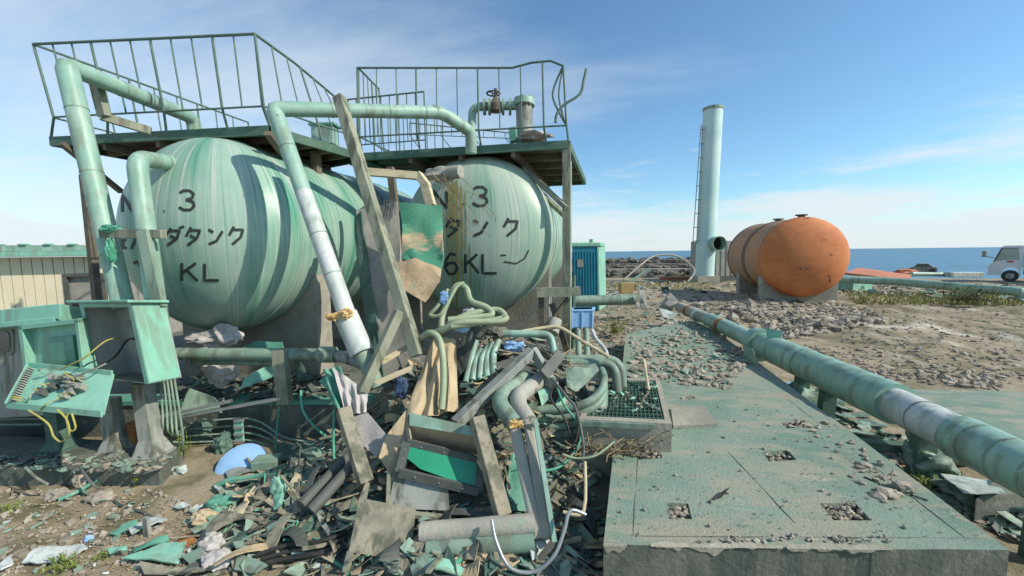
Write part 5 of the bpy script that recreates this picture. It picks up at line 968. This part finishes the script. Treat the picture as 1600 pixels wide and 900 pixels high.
mb = MB(); mb.sheet([P(992, 480, 13.2), P(998, 455, 13.2), P(1008, 450, 13.2), P(1012, 484, 13.1)], .05, .08, 2, 2); one('torn_pipe_end', 'torn sheet metal standing at the end of the green main', 'scrap', mb, tape); mb = MB(); mb.sheet([P(1030, 480, 12.4), P(1048, 458, 12.4), P(1060, 470, 12.2), P(1046, 488, 12.2)], .04, .08, 2, 2); one('torn_pipe_end', 'torn sheet metal at the far end of the long pipe', 'scrap', mb, tape)
mb = MB(); mb.sheet([P(1030, 482, 11.2), P(1058, 490, 11.0), P(1052, 500, 10.9), P(1036, 496, 11)], .04, .02, 2); one('white_board', 'small white board beside the far end of the long pipe', 'board', mb, white)
cr = thing('plastic_crate', 'pale blue plastic crate standing on stub pipes right of the tanks', 'crate', P(912, 514, 5.9))
a_ = P(893, 513, 5.9); e1, e2, e3 = rt*.32, fh*.25+rt*.06, V((0, 0, .28)); mb = MB(); mb.obox(a_, e1, e2, e3); mb.build('body', blue, cr, False, .02)
mb = MB(); mb.obox(a_-rt*.015-fh*.015+e3*.9, e1*1.1, e2*1.1, e3*.1); mb.build('rim', blue, cr, False, .01)
for u in (0, .46, .94): mb = MB(); mb.obox(a_+e1*u-fh*.016, e1*.06, -fh*.0+fh*.014, e3*.9); mb.build('rib', mat('pale_blue_plastic', (150, 186, 222)), cr)
for i, px in enumerate((903, 916)): mb = MB(); mb.tube([P(px, 512, 5.95), P(px+2, 580, 5.6)], .045, 12); one('stub_pipe', ['left', 'right'][i]+' pale green stub pipe under the blue crate', 'pipe', mb, mintd, True)
mb = MB(); mb.tube([P(868, 500, 5.9), P(862, 520, 5.8)], .1, 14); one('broken_pipe_end', 'pale broken pipe stub left of the blue crate', 'pipe', mb, tape, True)
# chimney
chb = G(1100, 441); ch = thing('chimney_stack', 'tall mint chimney stack with side ladder and open duct stub', 'chimney', chb)
ctop = P(1110, 188, rf(chb)[1]/math.cos(pitch)*1.0); ctop = V((chb.x+.25, chb.y, 12.6)); mb = MB(); mb.tube([chb, ctop], [.66, .66], 32); mb.build('shaft', mat('chimney_mint', (166, 196, 192), (182, 206, 202), (192, 206, 200), .5, .35, .5, bump=.04), ch, True)
mb = MB(); mb.tube([ctop-zz*.12, ctop+zz*.06], .7, 32); mb.build('top_ring', mintd, ch, True)
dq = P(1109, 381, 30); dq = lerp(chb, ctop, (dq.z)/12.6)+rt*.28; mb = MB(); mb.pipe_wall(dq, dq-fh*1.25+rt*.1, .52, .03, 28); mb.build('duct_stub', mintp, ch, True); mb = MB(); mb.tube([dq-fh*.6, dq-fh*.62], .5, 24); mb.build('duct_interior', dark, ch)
lx = lambda z: lerp(chb, ctop, z/12.6)-rt*.78-fh*.15
for s_ in (0, .28): mb = MB(); mb.tube([lx(2.9)-rt*s_, lx(11.4)-rt*s_*.4], .03, 6); mb.build('ladder_rail', grey, ch)
for k in range(9): z = 3.1+k*1.0; mb = MB(); mb.tube([lx(z)+rt*.2, lx(z)-rt*.24*(1-.05*k)], .03, 6); mb.build('ladder_rung', grey, ch)
mb = MB(); mb.box(chb+zz*.25, 1.6, 1.5, .5, .2); mb.build('footing', conc, ch)
cq = G(1135, 441); ct = thing('site_container', 'weathered grey container between the chimney and the orange tank', 'container', cq); mb = MB(); mb.box(cq+zz*1.75+fh*2, 2.6, 2.4, 2.7, yaw); mb.build('body', lining, ct); mb = MB(); mb.box(cq+zz*.2+fh*2, 2.7, 2.5, .45, yaw); mb.build('base', dgrey, ct)
for k in range(7): mb = MB(); q = cq+zz*1.75+fh*.78+rt*(-1.2+k*.4); mb.box(q, .07, .06, 2.65, yaw); mb.build('rib', lining, ct)
# breakwater
bw = thing('breakwater', 'long dark rubble breakwater with concrete steps before the sea', 'breakwater', W(3, 52))
for (f_, z_, th_, m_, nm) in ((46, .35, 1.6, conc, 'lower_step'), (52, .75, 2., rockd, 'middle_step'), (60, 1.15, 3, dgrey, 'crest_wall')):
    mb = MB(); a_, b_ = W(-60, f_+6), W(29, f_-2); mb.obox(V((a_.x, a_.y, -3)), (b_-a_), fh*th_, zz*(3+z_)); mb.build(nm, m_, bw)
random.seed(77); mb = MB()
for k in range(900):
    row = random.choice(((45, .1), (50, .4), (57, .9), (62, 1.1))); r_ = random.uniform(-12, 28); f_ = row[0]+(6-8*(r_+60)/89)+random.uniform(-1.5, 1.5); s_ = random.uniform(.2, .6); p = W(r_, f_, row[1]+random.uniform(-.35, .2)); mb.lump(p, s_, s_*.8, s_*.6, k, .5, 1)
q = mb.build('armour_rock', rockd, bw); q['kind'] = 'stuff'
mb = MB(); mb.tube([P(975, 437, 26), P(1000, 415, 26.5), P(1020, 401, 27), P(1045, 398, 27), P(1065, 404, 27), P(1085, 422, 26.5), P(1075, 440, 26)], .06, 8, 5); one('bent_pipe_arch', 'thin bent pipe arching before the breakwater', 'pipe', mb, tape, True)
mb = MB(); mb.tube([P(985, 440, 24), P(1014, 421, 24)], .08, 8); one('leaning_tube', 'short mint tube leaning under the bent pipe arch', 'pipe', mb, mintp, True)
mb = MB(); mb.box(G(978, 458)+zz*.3, .75, .5, .6, .3); one('wooden_crate', 'ochre box standing in the far rubble right of the blue hut', 'box', mb, mat('ochre_board', (158, 138, 92), (142, 124, 84), None, 3, .4, .8), False, .02)
mb = MB(); q = G(1065, 437)+zz*.12; mb.box(q, 3.6, .5, .3, .25); one('orange_beam', 'orange beam lying before the breakwater left of the chimney', 'beam', mb, red, False, .03)
mb = MB(); mb.box(G(1332, 455)+zz*.28, 1.5, 1.0, .56, .5); one('mint_box', 'mint box lying right of the orange tank', 'box', mb, mint, False, .03)
mb = MB(); mb.sheet([P(1318, 428, 27), P(1340, 420, 30), P(1424, 431, 29), P(1420, 436, 26), P(1370, 434, 26)], .15, .05, 2, .5); one('roof_sheet', 'fallen red oxide roof sheet beyond the mint box', 'sheet', mb, red)
pts = [P(1300, 436, 22), P(1400, 440, 20.5), P(1500, 449, 18.5), P(1584, 455, 17)]
pipe_thing('far_pipe', 'long pale mint pipe with elbow lying across the far field', pts+[P(1594, 458, 16.9), P(1598, 466, 16.9), P(1592, 472, 16.9)], .2, mintp, 3)
mb = MB(); mb.tube([P(1424, 428, 32), P(1490, 429, 32)], .18, 10); one('drift_pipe', 'pale pipe lying near the shore left of the truck', 'pipe', mb, mintp, True)
mb = MB(); mb.box(G(1505, 434)+zz*.25, 2.2, .8, .4, .1); one('white_trough', 'long white trough lying left of the truck', 'trough', mb, white, False, .05)
bo = thing('wrecked_car', 'wrecked pale car among orange debris on the far shore', 'car', G(1438, 427)); q = G(1440, 428); dc_ = (q-CAM); dc_.z = 0; dc_.normalize(); lc_ = V((dc_.y, -dc_.x, 0))
prof = [(-1.7, .25), (-1.7, .75), (-1.0, .9), (-.6, 1.35), (.7, 1.38), (1.2, .95), (1.75, .85), (1.75, .25)]
mb = MB(); m_ = len(prof); f0 = [q+lc_*x*.55+zz*z*.7 for x, z in prof]; mb.add(f0+[p+dc_*1.2 for p in f0], [tuple(range(m_)), tuple(range(m_, 2*m_))[::-1]]+[(i, m_+i, m_+(i+1) % m_, (i+1) % m_) for i in range(m_)]); mb.build('body', grey, bo)
mb = MB(); mb.add([q+lc_*x*.55+zz*z*.7-dc_*.02 for x, z in ((-.85, .92), (-.52, 1.28), (.62, 1.3), (1.0, .95))], [(0, 1, 2, 3)]); mb.build('side_window', glassd, bo)
for x in (-1.1, 1.15): mb = MB(); c_ = q+lc_*x*.55+zz*.25; mb.tube([c_-dc_*.06, c_+dc_*.2], .24, 16); mb.build('wheel', black, bo)
mb = MB(); mb.lump(G(1415, 429)+zz*.25, .75, .5, .32, 3, .4); one('orange_tarp', 'orange heap beside the wrecked car on the shore', 'debris', mb, red, True)
# truck
tk = thing('delivery_truck', 'white box truck entering at the right edge of the far ground', 'truck', G(1600, 441)); q = G(1577, 441); dv_ = (q-CAM); dv_.z = 0; dv_.normalize(); lv = V((dv_.y, -dv_.x, 0))
def tp(x, z, y=0): return q+lv*x*.8+zz*z*1.1+dv_*y
prof = [(-1.22, .42), (-1.25, .95), (-1.0, 1.25), (-.62, 2.15), (-.45, 2.25), (.56, 2.25), (.56, .42), (.5, .42), (.42, .75), (.2, .92), (-.2, .92), (-.42, .75), (-.5, .42)]
mb = MB(); m_ = len(prof); f0 = [tp(x, z) for x, z in prof]; mb.add(f0+[p+dv_*1.8 for p in f0], [tuple(range(m_)), tuple(range(m_, 2*m_))[::-1]]+[(i, m_+i, m_+(i+1) % m_, (i+1) % m_) for i in range(m_)]); mb.build('cab', truckw, tk)
mb = MB(); mb.add([tp(x, z, -.01) for x, z in ((-.86, 1.32), (-.52, 2.08), (.3, 2.08), (.42, 1.4))], [(0, 1, 2, 3)]); mb.build('side_window', mat('cab_glass', (150, 168, 160), (130, 150, 142), None, 2, .2, .1), tk)
mb = MB(); mb.beam(tp(-.92, 1.28, -.012), tp(-.56, 2.1, -.012), .05, .03); mb.beam(tp(-.56, 2.1, -.012), tp(.36, 2.1, -.012), .05, .03); mb.build('window_trim', black, tk)
mb = MB(); mb.add([tp(x, z, -.012) for x, z in ((-.25, 1.22), (.12, 1.22), (.12, 1.32), (-.25, 1.32))], [(0, 1, 2, 3)]); mb.build('door_lettering', redprint, tk)
mb = MB(); mb.tube([tp(-.95, 1.5), tp(-1.35, 1.6, -.35)], .025, 6); mb.box(tp(-1.5, 1.75, -.4), .1, .2, .42, yaw); mb.build('mirror', grey, tk)
for x in (0, 3.4):
    mb = MB(); mb.tube([tp(x, .39, -.04), tp(x, .39, .26)], .39, 24); wh = mb.build('wheel', black, tk, True); mb = MB(); mb.tube([tp(x, .39, -.06), tp(x, .39, 0)], .2, 18); mb.build('rim', grey, wh, True)
mb = MB(); mb.obox(tp(.62, .85, -.08), lv*4.4, dv_*2, zz*2.3); mb.build('cargo_box', truckw, tk, False, .03); mb = MB(); mb.obox(tp(.7, .5, .2), lv*4.4, dv_*1.4, zz*.3); mb.build('chassis', black, tk)

# weeds
def weed(label, base, n, h, spread, m, ls=.03, seed=1, nm='weed'):
    random.seed(seed); t = thing(nm, label, 'plant', base); st = MB(); lf = MB()
    for k in range(n):
        a = random.uniform(0, 6.28); tip = base+V((math.cos(a)*spread*random.random(), math.sin(a)*spread*random.random(), h*random.uniform(.5, 1))); b0 = base+V((random.uniform(-1, 1), random.uniform(-1, 1), 0))*spread*.4; st.tube([b0, lerp(b0, tip, .5)+zz*.02, tip], .003+.0, 4)
        for j in range(7):
            p = lerp(b0, tip, random.uniform(.25, 1)); d = V((random.uniform(-1, 1), random.uniform(-1, 1), random.uniform(-.2, .7))).normalized(); x = d.cross(zz).normalized() if abs(d.z) < .95 else V((1, 0, 0)); s_ = ls*random.uniform(.6, 1.3); lf.add([p, p+d*s_+x*s_*.4, p+d*s_*2, p+d*s_-x*s_*.4], [(0, 1, 2, 3)])
    st.build('stem', leaf, t); q = lf.build('leaves', m, t); q['kind'] = 'stuff'
weed('tall thin green weed growing against the plinth', S(210, 762), 3, .2, .05, leaf, .018, 1); weed('low green weed patch at the lower left near the white board', S(100, 890), 22, .09, .16, leaf, .014, 2); weed('small green weed patch at the left edge', S(20, 800), 14, .08, .16, leaf, .014, 3)
weed('tiny green weed among the gravel left of the green scrap', S(160, 875), 10, .07, .1, leaf, .012, 4); weed('leafy weed growing through the conduits by the plinth', P(285, 712, 4.6), 10, .35, .15, leaf, .022, 5)
weed('yellow green bush right of the blue crate', G(962, 525, .05), 34, .55, .35, mat('bush_leaf', (134, 132, 58), (110, 116, 50), (150, 140, 80), 9, .4, .7), .05, 6, 'bush'); weed('small weed in the trench under the long pipe', S(1455, 770), 14, .2, .25, leaf, .025, 7)
weed('dark shrub growing below the far pipe', G(1510, 478), 60, .9, 1.1, mat('dark_leaf', (78, 84, 50), (66, 72, 44), None, 5, .4, .8), .09, 8, 'bush')
random.seed(90); gm = MB()
for k in range(2600):
    p = area([(1310, 455), (1600, 462), (1600, 478), (1340, 476)])() if k % 3 else area([(930, 440), (1110, 440), (1110, 452), (930, 455)])(); a = random.uniform(0, 6.28); x = V((math.cos(a), math.sin(a), 0)); h = random.uniform(.08, .25); gm.add([p-x*.03, p+x*.03, p+zz*h+x*random.uniform(-.1, .1)], [(0, 1, 2)])
tag(gm.build('grass', mat('dry_grass', (148, 146, 88), (130, 134, 78), (164, 152, 104), 2, .4, .8)), 'short yellow green grass on the far ground', 'grass', None, 'stuff')

# ---- small things on the slab and the pit
GRT = area([(925, 640), (1035, 645), (1020, 600), (935, 600)], gz+.01); scraps('grating_litter', 'pale and green chips lying on the metal grating', 70, GRT, conc, .008, .035, 'sheet', 71); scraps('grating_green_litter', 'green chips lying on the metal grating', 25, GRT, mint, .012, .05, 'sheet', 72)
PTS = area([(890, 700), (1010, 715), (1040, 690), (900, 668)], PZ+.006); scraps('slab_edge_dirt', 'dark dirt and stones below the grated pit', 260, PTS, rockd, .006, .03, 'stone', 73); scraps('slab_edge_straw', 'straw tangled below the grated pit', 160, PTS, dry, .03, .12, 'tube', 74)
CHP = area([(1090, 848), (1400, 848), (1390, 838), (1110, 838)], PZ+.004); scraps('chipped_concrete', 'broken concrete crumbs along the chipped front edge of the slab', 110, CHP, conc, .003, .016, 'stone', 75)
RGE = area([(1230, 655), (1290, 660), (1440, 770), (1400, 775)], PZ+.004); scraps('slab_side_rubble', 'rubble along the right side of the slab', 80, RGE, rockm, .005, .03, 'stone', 76)
DST = area([(950, 840), (1560, 850), (1180, 560), (990, 600)], PZ+.003); scraps('slab_grit', 'fine grit over the whole slab', 900, DST, rockm, .002, .006, 'stone', 77)
mb = MB(); q = [G(1052, 668, PZ+.02), G(1120, 664, PZ+.02), G(1100, 636, PZ+.02), G(1048, 638, PZ+.02)]; mb.sheet(q, .035, .004, 2); one('concrete_patch', 'flat grey concrete patch on the slab beside the grated pit', 'slab', mb, conc, False)
mb = MB(); mb.sheet([G(1108, 782, PZ+.012), G(1128, 776, PZ+.02), G(1140, 762, PZ+.05), G(1126, 770, PZ+.03)], .01, .006, 1); one('black_scrap', 'small black bent scrap in the middle of the slab', 'scrap', mb, black)
mb = MB(); mb.lump(G(1408, 757, PZ+.025), .06, .05, .035, 3, .5, 2); one('loose_stone', 'fist sized pale stone near the right edge of the slab', 'stone', mb, rockm)
mb = MB(); mb.tube([G(1350, 745, PZ+.008), G(1400, 765, PZ+.01), G(1450, 782, PZ+.008)], .006, 6, 4); one('thin_wire', 'thin dark wire lying along the right edge of the slab', 'wire', mb, black, True)
mb = MB(); a_, b_ = G(1245, 668, .3), G(1410, 790, .3); mb.angle(a_, b_, .09, .012); one('edge_angle', 'long dark steel angle fixed below the right edge of the slab', 'angle', mb, dgrey)
for i, (c_, lab) in enumerate((((1268, 625, .1), 'torn green duct piece under the middle of the long pipe'), ((1480, 700, .15), 'large dented green duct piece below the white cladding'))):
    mb = MB(); p_ = G(*c_); mb.tube([p_-rt*.3+zz*.1, p_, p_+rt*.35-fh*.1], [.17, .2, .15], 16, 4, wob=.5); one('dented_duct', lab, 'duct', mb, mintd, True)

CLT = area([(575, 540), (700, 510), (880, 520), (925, 570), (880, 610), (575, 600)])
for nm, lab, n, m_, a_, b_, kd, sd in (('back_dark_litter', 'dark scraps piled behind the hose coil', 70, dgrey, .06, .2, 'sheet', 81), ('back_green_litter', 'dull green scraps piled behind the hose coil', 60, mintd, .05, .18, 'sheet', 82), ('back_sticks', 'grey sticks piled behind the hose coil', 60, gwood, .1, .3, 'stick', 83), ('back_roots', 'dry roots tangled behind the hose coil', 160, dry, .06, .22, 'tube', 84), ('back_strips', 'beige strips piled behind the hose coil', 25, canvas, .06, .16, 'strip', 85)): scraps(nm, lab, n, CLT, m_, a_, b_, kd, sd)
for i, (a9, b9, w9, m_, lab) in enumerate((((596, 566, 4.7), (640, 540, 4.85), .07, wood, 'pale bent batten behind the short strut'), ((585, 600, 4.3), (650, 572, 4.4), .06, wood, 'pale batten crossing the foot of the long leaning beam'), ((846, 545, 5.0), (880, 600, 4.6), .06, dgrey, 'dark batten right of the slanting grey beam'), ((770, 575, 4.6), (815, 560, 4.75), .09, dgrey, 'dark board stub above the twin lagged pipes'), ((640, 540, 4.75), (690, 560, 4.6), .08, gwood, 'grey board stub behind the canvas'))):
    mb = MB(); mb.beam(P(*a9), P(*b9), w9, .03, fwd); one('broken_batten', lab, 'batten', mb, m_, False, .004)
